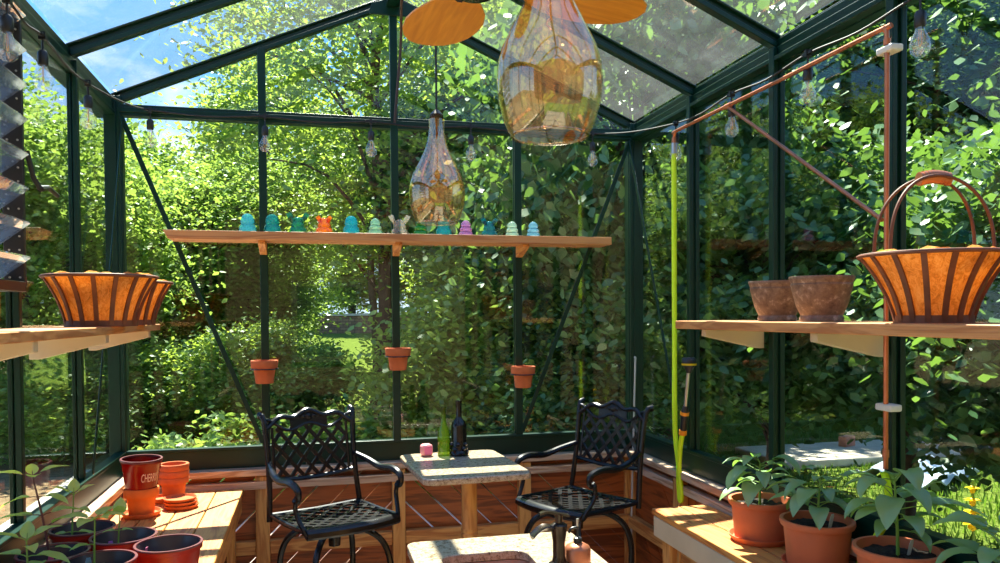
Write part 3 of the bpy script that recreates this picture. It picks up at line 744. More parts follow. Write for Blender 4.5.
# ------------------------------------------------------------------ copper pipe frame, hoses, wand
cp = thing('copper_pipe_frame', 'copper water pipe frame on the right wall with a diagonal stay', 'pipe', (2.90, -2.33, 1.15))
R_ = 0.0085
m = MB(); m.tube(smooth_path([(0,0,0.02),(0,0,1.0),(0,0,1.46),(0,0.012,1.492),(0,0.04,1.50),(0,0.8,1.502),(0,1.53,1.508),(0,1.565,1.50),(0,1.58,1.475),(0,1.58,1.43)], 4), R_, 12); m.build('pipe', M['copper'], cp)
m = MB(); m.tube([(0,1.02,1.495),(0,0.02,0.86)], R_*0.9, 12); m.build('diagonal_stay', M['copper'], cp)
for z in (1.425, 0.228):
    m = MB(); m.box(-0.012,0.036,-0.036,0.040,-0.012,0.012); m.build('pipe_clamp', M['white'], cp, loc=(0,0,z), bevel=0.006)
for fa, fb_ in (((0,0,0.06),(0,0,0.085)), ((0,1.58,1.44),(0,1.58,1.48)), ((0,-0.002,1.46),(0,0.0,1.44)), ((0,1.0,1.503),(0,1.05,1.503))):
    MB().tube([fa, fb_], 0.0115, 12).build('pipe_fitting', M['copper_old'], cp)
gh = thing('garden_hose', 'lime green hose hanging straight down from the copper pipe end', 'hose', (2.90, -0.75, 0.70))
hp = smooth_path([(0,0,1.86),(0,0,1.5),(0.0,0,0.9),(0.0,-0.005,0.40),(0.0,-0.045,0.20),(0,-0.075,0.06),(0,-0.07,0.015),(0,-0.055,0.035),(0,-0.045,0.15),(0.0,-0.065,0.30),(0,-0.093,0.375)], 8)
MB().tube(hp, 0.0135, 10).build('hose_tube', M['hose'], gh)
m = MB(); m.tube([(0,0,1.845),(0,0,1.90)], 0.016, 12); m.build('hose_coupling', M['steel'], gh)
wd = thing('watering_wand', 'black and silver watering wand hanging upright by the right wall post', 'watering wand', (2.90, -0.845, 1.075))
wt = lambda z: (0, -0.19*z, z*0.97)
m = MB(); m.tube([wt(0.0), wt(0.03), wt(0.12), wt(0.15)], [0.016,0.019,0.021,0.014], 12); m.build('handle', M['black'], wd)
m = MB(); m.tube([wt(-0.008), wt(0.018)], 0.020, 12); m.tube([wt(0.10), wt(0.118)], 0.0225, 12); m.build('handle_ring', M['orange'], wd)
m = MB(); m.tube([wt(0.14), wt(0.36)], 0.010, 10); m.build('tube', M['steel'], wd)
m = MB(); hd0 = Vector(wt(0.36)); m.lathe([(0,-0.03),(0.012,-0.03),(0.02,-0.01),(0.037,0.015),(0.037,0.04),(0.03,0.05),(0,0.05)], 20, hd0); m.build('spray_head', M['black'], wd)
m = MB(); m.lathe([(0.0385,0.010),(0.0385,0.020),(0.030,0.020),(0.030,0.010),(0.0385,0.010)], 24, hd0); m.build('ring', M['yellow'], wd)
tag(MB().tube(smooth_path([(2.895,-2.33,1.16),(2.905,-2.335,1.10),(2.915,-2.33,1.02),(2.90,-2.27,0.90),(2.872,-2.235,0.80),(2.865,-2.24,0.60),(2.865,-2.25,0.30),(2.87,-2.3,0.02)], 8), 0.013, 10).build('supply_hose', M['hose']),
    'lime green supply hose running down behind the rear pepper planters', 'hose')

# ------------------------------------------------------------------ louver window, left wall
lv = thing('louver_window', 'jalousie window with tilted glass slats on the left wall', 'window', (0.0, -1.92, 1.81))
m = MB(); hw = 0.355
for y in (-hw, hw):
    m.box(0.0, 0.065, y-0.010, y+0.010, 0.0, 0.96)
m.box(0.0,0.066,-hw,hw,-0.02,0.015); m.box(0.0,0.066,-hw,hw,0.945,0.965)
m.build('louver_frame', M['aluminium'], lv, bevel=0.002)
m = MB()
for k in range(22):
    for xx in (0.03, 0.085): m.lathe([(0,0),(0.005,0.001),(0.005,0.004),(0,0.005)], 8); 
m2 = MB()
for k in range(20):
    for xx in (0.02, 0.052):
        z = 0.03+k*0.047
        m2.tube([(xx, hw-0.013, z), (xx, hw-0.018, z)], 0.0035, 8)
m2.build('rivet_row', M['rivet'], lv)['kind'] = 'stuff'
for k in range(8):
    z = 0.07+k*0.118
    mt = Matrix.Translation((0.048, 0, z)) @ Matrix.Rotation(math.radians(-38), 4, 'Y')
    m = MB(); m.box(-0.075, 0.048, -hw+0.02, hw-0.02, -0.004, 0.004, mt); m.build('glass_slat', M['louver'], lv)
m = MB(); m.tube([(0.07,hw+0.016,0.47),(0.085,hw+0.03,0.38),(0.10,hw+0.05,0.345)],0.009,8); m.tube([(0.10,hw+0.05,0.345),(0.105,hw+0.12,0.36),(0.108,hw+0.22,0.345)],[0.012,0.009,0.008],8); m.build('opening_lever', M['black'], lv)

# ------------------------------------------------------------------ benches
def bench(label, x0, x1, y0, y1, z, planks, skirt, rail_mat):
    t = thing('potting_bench', label, 'bench', ((x0+x1)/2, (y0+y1)/2, 0))
    hx, hy = (x1-x0)/2, (y1-y0)/2; w = 2*hx/planks
    for k in range(planks):
        MB().box(-hx+k*w+0.002, -hx+(k+1)*w-0.002, -hy, hy, z-0.03, z).build('plank', M['pine_y'], t, bevel=0.004)
    for xx in skirt: MB().box(xx-0.015, xx+0.015, -hy+0.02, hy-0.02, z-0.125, z-0.0305).build('side_rail', M[rail_mat], t, bevel=0.003)
    for yy in (-hy+0.03, hy-0.03): MB().box(skirt[0]+0.0155, skirt[1]-0.0155, yy-0.015, yy+0.015, z-0.125, z-0.0305).build('end_rail', M['pine_x'], t, bevel=0.003)
    for sx in skirt:
        for yy in (-hy+0.09, hy-0.09):
            d = 0.036 if sx < 0 else -0.036
            MB().box(sx+d-0.02, sx+d+0.02, yy-0.04, yy+0.04, 0.0, z-0.0305).build('leg', M['pine_z'], t, bevel=0.003)
    return t
bench('plank potting bench along the left wall with nursery pots on it', 0.105, 0.655, -2.75, -0.13, 0.765, 4, (-0.24, 0.252), 'pine_y')
bench('plank bench along the right wall under the pepper planters', 2.60, 2.895, -3.4, -1.11, 0.765, 2, (-0.130, 0.115), 'pale')

# ------------------------------------------------------------------ pots on the left bench
BZ = 0.7655
def saucer(label, loc, R, grp=None, mat='terra', h=0.024):
    P = [(0,0),(R*0.86,0),(R*0.97,h*0.6),(R,h),(R*0.96,h),(R*0.86,h*0.45),(0,h*0.4)]
    o = MB().lathe(P, 36).build('saucer', M[mat]); o.location = loc
    return tag(o, label, 'saucer', grp)
def terra(name, label, loc, R, r, h, rim, mat='terra', grp=None):
    o = MB().lathe(terra_prof(R, r, h, rim), 40).build(name, M[mat]); o.location = loc
    return tag(o, label, 'plant pot', grp)
saucer('terracotta saucer under the orange pot with the red pot on top', (0.236,-0.62,BZ), 0.087)
terra('terracotta_pot', 'bright orange terracotta pot holding the dark red pot on its rim', (0.236,-0.62,BZ+0.0105), 0.077, 0.055, 0.125, 0.04, 'terra_orange')
ch = thing('plant_pot', 'dark red translucent pot lettered CHERRY, sitting in the orange pot', 'plant pot', (0.236,-0.62,BZ+0.128), 0.0)
ch.rotation_euler = (0.035, 0.03, 0)
RB, RT, HH = 0.068, 0.089, 0.145
P = [(0,0),(RB,0),(RB+(RT-RB)*0.62,HH*0.62),(RB+(RT-RB)*0.64+0.002,HH*0.64),(RB+(RT-RB)*0.82,HH*0.82),(RB+(RT-RB)*0.84+0.002,HH*0.84),(RT,HH-0.006),(RT+0.003,HH-0.003),(RT+0.002,HH),(RT-0.004,HH),(RB-0.004,0.006),(0,0.006)]
MB().lathe(P, 44).build('pot', M['ruby'], ch)
MB().lathe([(RT+0.0035,HH-0.010),(RT+0.0045,HH-0.004),(RT+0.003,HH+0.001),(RT-0.005,HH+0.001),(RT-0.005,HH-0.010),(RT+0.0035,HH-0.010)], 44).build('rim', M['rim_red'], ch)
def lettering(txt, size, zc, a_c, rad_at, parent, mat, name='lettering', extrude=0.0004):
    cu = bpy.data.curves.new('text', 'FONT'); cu.body = txt; cu.size = size; cu.align_x = 'CENTER'; cu.align_y = 'CENTER'; cu.resolution_u = 3
    ob = bpy.data.objects.new('text', cu); COL.objects.link(ob)
    dg = bpy.context.evaluated_depsgraph_get(); me = bpy.data.meshes.new_from_object(ob.evaluated_get(dg))
    bpy.data.objects.remove(ob)
    bm = bmesh.new(); bm.from_mesh(me); bmesh.ops.subdivide_edges(bm, edges=[e for e in bm.edges if e.calc_length() > size*0.3], cuts=2)
    for v in bm.verts:
        z = zc+v.co.y; r = rad_at(z)+0.0012; a = a_c+v.co.x*0.37/r; v.co = (r*math.cos(a), r*math.sin(a), z)
    bm.to_mesh(me); bm.free(); me.name = name
    o = bpy.data.objects.new(name, me); COL.objects.link(o); me.materials.clear(); me.materials.append(mat); o.parent = parent
    return o
radp = lambda z: RB+(RT-RB)*z/HH+0.0015
lettering('CHERRY', 0.056, 0.064, math.radians(-52), radp, ch, M['lettering'])
saucer('terracotta saucer on the bench half hidden under the stacked terracotta pots', (0.29,-0.335,BZ), 0.07)
for k in range(3):
    terra('terracotta_pot', ('lowest pot in the stack of three terracotta pots on the left bench', 'middle pot in the stack of three terracotta pots on the left bench', 'topmost pot in the stack of three terracotta pots on the left bench')[k],
          (0.330+0.001*k, -0.315, BZ+0.0005+0.033*k), 0.072, 0.048, 0.120, 0.032, 'terra', 'stacked terracotta pots on the left bench')
for k in range(3):
    saucer(('lowest of three stacked terracotta saucers on the left bench', 'middle of three stacked terracotta saucers on the left bench', 'topmost of three stacked terracotta saucers on the left bench')[k],
           (0.395-0.004*k, -0.50+0.003*k, BZ+0.0005+0.0165*k), 0.080-0.001*k, 'stacked saucers on the left bench', h=0.019)

# ------------------------------------------------------------------ plants
def leaf_mesh(Lh, Wd, droop, cup=0.25, wave=0.0, nu=8, seed=0):
    """one leaf along +x from its base, with midrib fold and curl"""
    rg = random.Random(seed); m = MB(); vs_ = []; fs_ = []
    ph = rg.uniform(0, 6)
    for i in range(nu+1):
        u = i/nu; w = Wd*0.5*(math.sin(PI*min(1, u**0.72))**0.85)*(1-0.18*u)+0.0006
        ang = droop*u; x = Lh*(u if abs(droop) < 1e-3 else math.sin(ang)/droop); z = 0 if abs(droop) < 1e-3 else -Lh*(1-math.cos(ang))/droop
        for j in (-1, -0.5, 0, 0.5, 1):
            zz = z + abs(j)*w*cup*math.cos(ang) + wave*w*math.sin(u*9+ph+j)*abs(j)
            vs_.append((x + abs(j)*w*cup*math.sin(ang), j*w, zz))
    for i in range(nu):
        for j in range(4): fs_.append((i*5+j, i*5+j+1, (i+1)*5+j+1, (i+1)*5+j))
    m.add(vs_, fs_); return m
def add_leaf(t, pos, az, el, Lh, Wd, droop, mat, seed, petiole=0.03, pmat=None, name='leaf'):
    m = leaf_mesh(Lh, Wd, droop, 0.22, 0.10, seed=seed)
    rot = Euler((0, -el, az)).to_matrix().to_4x4()
    off = Vector((petiole, 0, 0)); m.v = [tuple(Vector(p)+off) for p in m.v]
    o = m.build(name, M[mat], t, ang=80); o.matrix_local = Matrix.Translation(pos) @ rot
    MB().tube([(0,0,0),(petiole*0.5,0,0.002),(petiole+Lh*0.3,0,-Lh*0.3*droop*0.15)], [0.0022,0.0018,0.0010], 5).build('petiole', pmat or M['stem'], o)
    return o
def stem_curve(h, lean, az, n=8):
    return [Vector((lean*math.cos(az)*(i/n)**1.5, lean*math.sin(az)*(i/n)**1.5, h*i/n)) for i in range(n+1)]
def at_h(c, u):
    k = u*(len(c)-1); i = min(int(k), len(c)-2); return c[i].lerp(c[i+1], k-i)

def nursery_pot(label, loc, R=0.107, h=0.172):
    t = thing('nursery_pot', label, 'potted plant', loc, 0, 'red plastic nursery pots on the left bench')
    r = R*0.74
    MB().lathe([(0,0),(r,0),(r+0.002,0.012),(R-0.006,h-0.022),(R,h-0.020),(R,h-0.001),(R-0.002,h-0.001),(R-0.008,h-0.021),(r-0.002,0.010),(0,0.010)], 44).build('pot', M['plastic_red'], t)
    MB().lathe([(0.0,0.030),(r-0.004,0.030),(R-0.014,h-0.040),(R-0.0095,h-0.024),(R-0.0045,h-0.004),(R-0.0065,h-0.003),(R-0.0115,h-0.024),(R-0.016,h-0.04),(r-0.006,0.033),(0.0,0.033)], 44).build('inner_lining', M['plastic_dark'], t)
    MB().lathe([(R+0.001,h-0.006),(R+0.003,h-0.002),(R+0.002,h+0.001),(R-0.006,h+0.001),(R-0.007,h-0.006),(R+0.001,h-0.006)], 44).build('rim', M['rim_red'], t)
    m = MB(); rg = random.Random(int(loc[0]*1000)); zs = h*0.48; rs = r+(R-r)*0.45-0.012
    m.lathe([(0,zs)]+[(rs*u, zs) for u in (0.2,0.4,0.6,0.8)]+[(rs,zs),(rs,0.04),(0,0.04)], 30)
    m.v = [(x,y,z+(rg.uniform(-.004,.005) if z > 0.06 else 0)) for x,y,z in m.v]
    m.build('soil', M['soil'], t)
    t['zs'] = zs; return t
def plant_tag(t, pos, mat, rz, h=0.055, lean=0.25):
    m = MB(); m.prism([(-0.008,0),(0.008,0),(0.009,h*0.8),(0.006,h),(-0.006,h),(-0.009,h*0.8)], 0.0012)
    o = m.build('plant_tag', M[mat], t); o.location = pos; o.rotation_euler = (lean,0,rz); return o
pA = nursery_pot('empty red nursery pot nearest the bench edge, front right of the group', (0.545,-1.765,BZ))
plant_tag(pA, (-0.085,0.02,0.10), 'pinktag', 1.2, 0.06)
pB = nursery_pot('red nursery pot in front with a bright seedling and a pale blue tag', (0.365,-1.905,BZ))
plant_tag(pB, (-0.045,0.045,0.10), 'bluetag', 0.3, 0.075)
pC = nursery_pot('red nursery pot with the tall purple stemmed plant and pink tag', (0.195,-1.775,BZ))
plant_tag(pC, (0.0,-0.02,0.09), 'pinktag', 0.2, 0.085)
pD = nursery_pot('red nursery pot at the back of the group with a tiny seedling and purple tag', (0.375,-1.625,BZ))
plant_tag(pD, (-0.045,0.0,0.10), 'purpletag', 0.4, 0.06)
pE = nursery_pot('red nursery pot nearest the left wall sill with a slim seedling', (0.205,-1.475,BZ))
pF = nursery_pot('red nursery pot at the lower left corner with a bushy seedling', (0.195,-2.05,BZ))
def seedling(t, base, h, lean, az, leaves, stem='stem', r=0.004, seed=1, mat='leaf_seed'):
    c = [Vector(base)+p for p in stem_curve(h, lean, az)]
    s = MB().tube(c, [r*(1-0.5*i/8) for i in range(9)], 8).build('stem', M[stem], t)
    for i, (u, a, el, Lh, Wd, dr) in enumerate(leaves):
        add_leaf(t, at_h(c, u), math.radians(a), math.radians(el), Lh*1.08, Wd*1.4, dr, mat, seed*50+i, petiole=Lh*0.25, pmat=M[stem])
zs = 0.08
seedling(pC, (-0.005,0.0,zs), 0.345, 0.05, math.radians(200),
   [(1.0,200,20,0.10,0.035,0.5),(1.0,20,25,0.085,0.035,0.6),(0.98,110,40,0.06,0.028,0.5),(0.97,290,30,0.075,0.032,0.7),(0.8,340,10,0.085,0.034,0.9),(0.8,170,0,0.095,0.036,0.7),(0.62,30,15,0.10,0.040,0.8),(0.62,185,10,0.10,0.036,0.5),(0.5,350,35,0.11,0.045,1.0),(0.3,20,5,0.06,0.026,0.8)], 'stem_purple', 0.0052, 2)
seedling(pB, (-0.022,0.02,zs), 0.215, 0.012, math.radians(80),
   [(1,0,15,0.070,0.042,0.5),(1,180,15,0.075,0.045,0.5),(1,60,25,0.06,0.036,0.4),(1,250,10,0.065,0.040,0.6),(1,310,20,0.06,0.036,0.5),(0.3,10,0,0.04,0.026,0.7),(0.3,190,0,0.04,0.026,0.7),(0.62,200,10,0.055,0.03,0.7)], 'stem', 0.0042, 3)
seedling(pD, (-0.02,0.0,zs), 0.155, 0.008, 0,
   [(1,95,70,0.055,0.034,0.3),(1,280,60,0.05,0.032,0.4),(0.7,20,10,0.035,0.022,0.6),(0.7,195,15,0.04,0.022,0.6),(0.3,300,0,0.034,0.024,0.6)], 'stem', 0.0036, 4)
seedling(pE, (-0.042,0.02,zs), 0.205, 0.012, 1.0,
   [(1,20,35,0.060,0.034,0.5),(1,195,40,0.060,0.034,0.5),(1,100,65,0.05,0.03,0.3),(0.75,340,10,0.055,0.03,0.8),(0.35,200,5,0.07,0.03,0.7),(0.35,10,0,0.075,0.034,0.9)], 'stem', 0.004, 5)
seedling(pF, (0.0,0.04,zs), 0.19, 0.02, 2.0,
   [(1,30,30,0.08,0.036,0.7),(1,200,30,0.08,0.036,0.6),(0.95,100,55,0.06,0.03,0.4),(0.75,350,10,0.10,0.04,0.9),(0.75,160,15,0.09,0.036,0.8),(0.5,20,0,0.10,0.036,1.2),(0.5,80,20,0.08,0.034,0.8),(0.9,300,20,0.07,0.03,0.8)], 'stem', 0.0045, 6)

def planter(label, loc, R, h, seed, ph, nleaf, Lm, tagpos=None, extra=()):
    t = thing('potted_pepper_plant', label, 'potted plant', loc, 0, 'pepper plants in terracotta planters on the right bench')
    r = R*0.80
    MB().lathe([(0,0),(r,0),(r+0.002,0.01),(R-0.012,h-0.026),(R-0.002,h-0.024),(R+0.002,h-0.014),(R+0.001,h-0.002),(R-0.004,h),(R-0.012,h-0.002),(R-0.018,h-0.03),(r-0.01,0.012),(0,0.012)], 44).build('pot', M['terra_dark'], t)
    m = MB(); rg = random.Random(seed); z = h-0.030; rs = R-0.0185
    m.lathe([(0,z)]+[(rs*u, z) for u in (0.15,0.3,0.45,0.6,0.75,0.9)]+[(rs,z),(rs-0.01,z-0.03),(0,z-0.03)], 40)
    m.v = [(x,y,q+(rg.uniform(-.005,.008) if q > z-0.01 else 0)) for x,y,q in m.v]
    m.build('soil', M['soil'], t)
    c = [Vector((0,0,z-0.01))+p for p in stem_curve(ph, 0.02, rg.uniform(0,6))]
    MB().tube(c, [0.006*(1-0.55*i/8) for i in range(9)], 8).build('stem', M['stem'], t)
    for i in range(nleaf):
        u = 0.35+0.65*i/(nleaf-1); a = i*2.4+seed; el = 0.15+0.5*u*rg.random()
        Lh = 1.25*Lm*(0.55+0.6*rg.random())*(1.0 if u < 0.9 else 0.7)
        add_leaf(t, at_h(c, u), a, el, Lh, Lh*0.56, 0.7+1.1*rg.random(), 'leaf_pepper', seed*40+i, petiole=0.03+0.05*rg.random())
    for j, (u, a, el, Lh, dr, pt) in enumerate(extra):
        add_leaf(t, at_h(c, u), math.radians(a), math.radians(el), Lh, Lh*0.52, dr, 'leaf_pepper', seed*40+30+j, petiole=pt)
    if tagpos: plant_tag(t, tagpos, 'whitetag', 0.2, 0.06)
    return t
def big_saucer(label, loc, R): return saucer(label, loc, R, 'planter saucers on the right bench', 'terra_dark', 0.026)
PL = [(2.808,-1.715),(2.812,-2.085),(2.835,-2.465),(2.83,-2.86)]
SL = ['terracotta saucer under the rearmost pepper planter', 'terracotta saucer under the middle pepper planter', 'terracotta saucer under the third pepper planter from the back', 'terracotta saucer under the nearest pepper planter']
for (x, y), lb in zip(PL, SL): big_saucer(lb, (x, y, BZ), 0.126)
planter('rearmost potted pepper plant on the right bench, with drooping leaves', (PL[0][0],PL[0][1],BZ+0.0125), 0.125, 0.160, 3, 0.19, 17, 0.115, None, [(0.95,-60,30,0.15,1.9,0.06),(0.8,200,20,0.12,1.6,0.07)])
planter('potted pepper plant with a white tag in the middle of the right bench', (PL[1][0],PL[1][1],BZ+0.0125), 0.129, 0.168, 8, 0.18, 15, 0.115, (0.03,-0.03,0.135), [(0.9,-30,25,0.14,1.0,0.08),(0.8,215,10,0.13,1.0,0.08)])
planter('upright potted pepper plant third from the back on the right bench', (PL[2][0],PL[2][1],BZ+0.0125), 0.134, 0.172, 5, 0.26, 17, 0.12, (0.03,-0.01,0.14), [(0.95,250,35,0.16,1.6,0.06),(0.6,-40,15,0.17,0.9,0.10),(0.55,190,15,0.13,0.8,0.06)])
planter('nearest leafy potted pepper plant at the lower right edge', (PL[3][0],PL[3][1],BZ+0.0125), 0.132, 0.170, 11, 0.19, 17, 0.125, None, [(0.9,160,30,0.15,0.9,0.05),(0.8,90,25,0.14,0.8,0.07)])

# ------------------------------------------------------------------ chairs
def make_chair(label, loc, rz):
    """front of the chair faces local -y; seat top 0.74"""
    t = thing('patio_chair', label, 'chair', loc, rz, 'black cast metal chairs at the granite table')
    I = M['iron']; zs_ = 0.735; hw, hd = 0.238, 0.192; ka = hd/0.225
    # seat frame with rolled front lip
    def front(x): return -hd-0.035*(1-(x/hw)**2)
    m = MB()
    m.tube([(-hw, hd, zs_), (-hw*1.02, 0, zs_-0.004), (-hw, -hd, zs_)], 0.013, 8); m.tube([(hw, hd, zs_), (hw*1.02, 0, zs_-0.004), (hw, -hd, zs_)], 0.013, 8)
    m.tube([(-hw, hd, zs_), (0, hd, zs_-0.006), (hw, hd, zs_)], 0.013, 8)
    m.build('seat_frame', I, t)
    m = MB(); xs = np.linspace(-hw, hw, 15); vs_ = []; fs_ = []
    sec = [(0.035,0.004),(0.012,0.012),(-0.012,0.010),(-0.028,-0.004),(-0.030,-0.024),(-0.018,-0.036),(0.005,-0.028),(0.03,-0.008)]
    for x in xs:
        for dy, dz in sec: vs_.append((x, front(x)+dy, zs_+dz))
    n = len(sec)
    for i in range(len(xs)-1):
        for j in range(n): fs_.append((i*n+j, i*n+(j+1)%n, (i+1)*n+(j+1)%n, (i+1)*n+j))
    fs_ += [tuple(range(n)), tuple(len(vs_)-n+j for j in range(n-1,-1,-1))]
    m.add(vs_, fs_).build('front_lip', I, t)
    # lattice seat
    def strip(mb, f, p, q, w, th, nseg=10):
        pts = [f(p[0]+(q[0]-p[0])*i/nseg, p[1]+(q[1]-p[1])*i/nseg) for i in range(nseg+1)]
        for a, b in zip(pts, pts[1:]):
            a = Vector(a); b = Vector(b); d = (b-a).normalized(); mb.bar(a-d*0.001, b+d*0.001, w, th, f.nrm)
    def lattice(mb, f, x0, x1, y0, y1, n, w, th, asp):
        for sgn in (1, -1):
            for k in range(-n, 2*n+1):
                # line x = x0 + k*step + sgn*(y-y0)*asp, clipped
                step = (x1-x0)/n; pts = []
                ya, yb = y0, y1; xa = x0+k*step if sgn == 1 else x1-k*step
                xb = xa+sgn*(yb-ya)*asp
                P = [(xa, ya), (xb, yb)]
                def cl(P, xlim, keep_gt):
                    (ax, ay), (bx, by) = P
                    ina = ax >= xlim if keep_gt else ax <= xlim; inb = bx >= xlim if keep_gt else bx <= xlim
                    if ina and inb: return P
                    if not ina and not inb: return None
                    u = (xlim-ax)/(bx-ax); c = (xlim, ay+(by-ay)*u)
                    return [P[0], c] if ina else [c, P[1]]
                P = cl(P, x0, True)
                if P: P = cl(P, x1, False)
                if P and math.hypot(P[0][0]-P[1][0], P[0][1]-P[1][1]) > 0.015: strip(mb, f, P[0], P[1], w, th)
    def fs(x, y): return (x, y, zs_+0.002-0.012*(1-(x/hw)**2)*(1-(y/hd)**2))
    fs.nrm = (0,0,1)
    m = MB(); lattice(m, fs, -hw+0.008, hw-0.008, -hd-0.005, hd-0.008, 6, 0.021, 0.007, 1.05)
    m.build('seat_lattice', I, t)
    # back: two posts with scroll tops, crest, lower rail, lattice
    def yb(z): return hd+0.005+0.14*(z-zs_)
    zt = zs_+0.470
    for sx in (-1, 1):
        xx = lambda z: sx*(hw+0.006-0.012*math.sin((z-zs_)/0.5*PI))
        pts = [(xx(z), yb(z), z) for z in np.linspace(zs_-0.03, zt-0.02, 10)]+[(sx*(hw+0.006), yb(zt)+0.012, zt+0.004), (sx*(hw+0.008), yb(zt)+0.030, zt+0.008), (sx*(hw+0.008), yb(zt)+0.036, zt-0.006)]
        MB().tube(pts, [0.014]*10+[0.016,0.018,0.014], 10).build('back_post', I, t)
    pb = lambda x, z: (x, yb(z)+0.02*(1-(x/hw)**2), z)
    m = MB(); cz = lambda x: zt-0.045+0.050*math.cos(x/hw*PI*0.5)+0.012*math.cos(x/hw*PI*3)
    m.tube([pb(x, cz(x)) for x in np.linspace(-hw-0.004, hw+0.004, 25)], 0.013, 8)
    cz2 = lambda x: zt-0.052-0.018*math.cos(x/hw*PI*1.0)+0.022*math.cos(x/hw*PI*2)
    m.tube([pb(x, cz2(x)) for x in np.linspace(-hw-0.004, hw+0.004, 25)], 0.009, 8)
    for x, s in ((0,1.0),(-0.028,0.7),(0.028,0.7),(-0.055,0.55),(0.055,0.55),(0,0.6)):
        px = pb(x, zt-0.018); m.lathe([(0,-0.026*s),(0.018*s,-0.012*s),(0.022*s,0),(0.016*s,0.014*s),(0,0.026*s)], 10, px, sy=0.6)
    k = 24; xs2 = np.linspace(-hw*0.42, hw*0.42, k+1); vs_ = []; fs_ = []
    for x in xs2:
        a = Vector(pb(x, cz2(x))); b = Vector(pb(x, cz(x)))
        vs_ += [a+Vector((0,-0.004,0)), b+Vector((0,-0.004,0)), b+Vector((0,0.004,0)), a+Vector((0,0.004,0))]
    for i in range(k):
        for j in range(4): fs_.append((i*4+j, i*4+(j+1)%4, (i+1)*4+(j+1)%4, (i+1)*4+j))
    m.add(vs_, fs_); m.build('crest_rail', I, t)
    zl = zs_+0.17
    m = MB(); m.tube([pb(x, zl-0.02*math.cos(x/hw*PI*0.5)) for x in np.linspace(-hw-0.004, hw+0.004, 15)], 0.012, 8); m.build('lower_back_rail', I, t)
    def fb(x, y): return pb(x, y)
    fb.nrm = (0,1,0)
    m = MB(); lattice(m, fb, -hw+0.040, hw-0.040, zl-0.012, zt-0.06, 5, 0.019, 0.008, 0.86)
    for sx in (-1, 1):
        pts = [pb(sx*(hw-0.037), z) for z in np.linspace(zl-0.012, zt-0.055, 8)]; m.tube(pts, 0.007, 6)
    m.build('back_lattice', I, t)
    # arms
    za = zs_+0.205
    for sx in (-1, 1):
        m = MB()
        pts = smooth_path([(sx*(hw-0.010), yb(za+0.03), za+0.045), (sx*(hw+0.018), hd-0.06, za+0.02), (sx*(hw+0.030), 0.02, za-0.005), (sx*(hw+0.030), -0.10, za+0.004), (sx*(hw+0.028), -0.20*ka, za-0.012), (sx*(hw+0.026), -0.218*ka, za-0.045), (sx*(hw+0.026), -0.200*ka, za-0.068), (sx*(hw+0.026), -0.175*ka, za-0.060)], 5)
        k = len(pts); m.tube(pts, [0.012+0.006*math.sin(PI*min(1, i/k*1.3)) for i in range(k)], 8)
        pts = smooth_path([(sx*(hw+0.026), -0.190*ka, za-0.050), (sx*(hw+0.024), -0.165*ka, za-0.10), (sx*(hw+0.018), -0.185*ka, za-0.15), (sx*(hw+0.006), -0.22*ka, zs_+0.01), (sx*(hw-0.005), -0.235*ka, zs_-0.022)], 5)
        m.tube(pts, 0.011, 8)
        m.lathe([(0,-0.016),(0.014,-0.01),(0.018,0),(0.014,0.01),(0,0.016)], 10, (sx*(hw+0.026), -0.182*ka, za-0.068))
        m.build('armrest', I, t)
    # swivel and four bowed legs
    m = MB(); m.lathe([(0,zs_-0.145),(0.028,zs_-0.145),(0.030,zs_-0.10),(0.040,zs_-0.06),(0.040,zs_-0.02),(0,zs_-0.02)], 20)
    m.box(-0.11,0.11,-0.11,0.11,zs_-0.040,zs_-0.022)
    m.build('swivel', I, t)
    for ax in (-1, 1):
        for ay in (-1, 1):
            d = Vector((ax*0.72, ay*0.70, 0))
            pts = smooth_path([d*0.05+Vector((0,0,zs_-0.06)), d*0.14+Vector((0,0,zs_-0.062)), d*0.235+Vector((0,0,zs_-0.12)), d*0.275+Vector((0,0,zs_-0.24)), d*0.27+Vector((0,0,0.30)), d*0.31+Vector((0,0,0.10)), d*0.345+Vector((0,0,0.008))], 5)
            MB().tube(pts, 0.0155, 8).build('leg', I, t)
    m = MB(); m.tube([Vector((0.195*math.cos(2*PI*i/32), 0.195*math.sin(2*PI*i/32), 0.28)) for i in range(33)], 0.010, 8, cap=False); m.build('foot_ring', I, t)
    return t
make_chair('black lattice patio chair left of the granite table, facing the camera', (1.120,-0.725,0), math.radians(25))
make_chair('black lattice patio chair right of the granite table, turned toward it', (2.355,-0.740,0), math.radians(-64))

# ------------------------------------------------------------------ granite table and what stands on it
def rounded_rect(hx, hy, r, n=6):
    out = []
    for cx, cy, a0 in ((hx-r,hy-r,0),(-hx+r,hy-r,PI/2),(-hx+r,-hy+r,PI),(hx-r,-hy+r,1.5*PI)):
        for i in range(n+1):
            a = a0+PI/2*i/n; out.append((cx+r*math.cos(a), cy+r*math.sin(a)))
    return out
FLAT = Matrix.Rotation(-PI/2, 4, 'X')   # xz polygon laid into the xy plane
tb = thing('granite_table', 'granite topped table on a turned wooden post between the chairs', 'table', (1.722,-0.875,0), math.radians(3.5))
m = MB(); m.prism([(x, y) for x, y in rounded_rect(0.252, 0.333, 0.055)], 0.030, Matrix.Translation((0,0,0.955)) @ Matrix.Rotation(PI/2, 4, 'X'))
m.build('tabletop', M['granite'], tb, bevel=0.006)
P = [(0,0.05),(0.038,0.05),(0.038,0.60),(0.041,0.605),(0.041,0.618),(0.037,0.624),(0.041,0.630),(0.041,0.642),(0.037,0.648),(0.041,0.654),(0.041,0.666),(0.038,0.672),(0.038,0.9545),(0,0.9545)]
MB().lathe(P, 28, (0.035,0,0)).build('turned_post', M['pine_z'], tb)
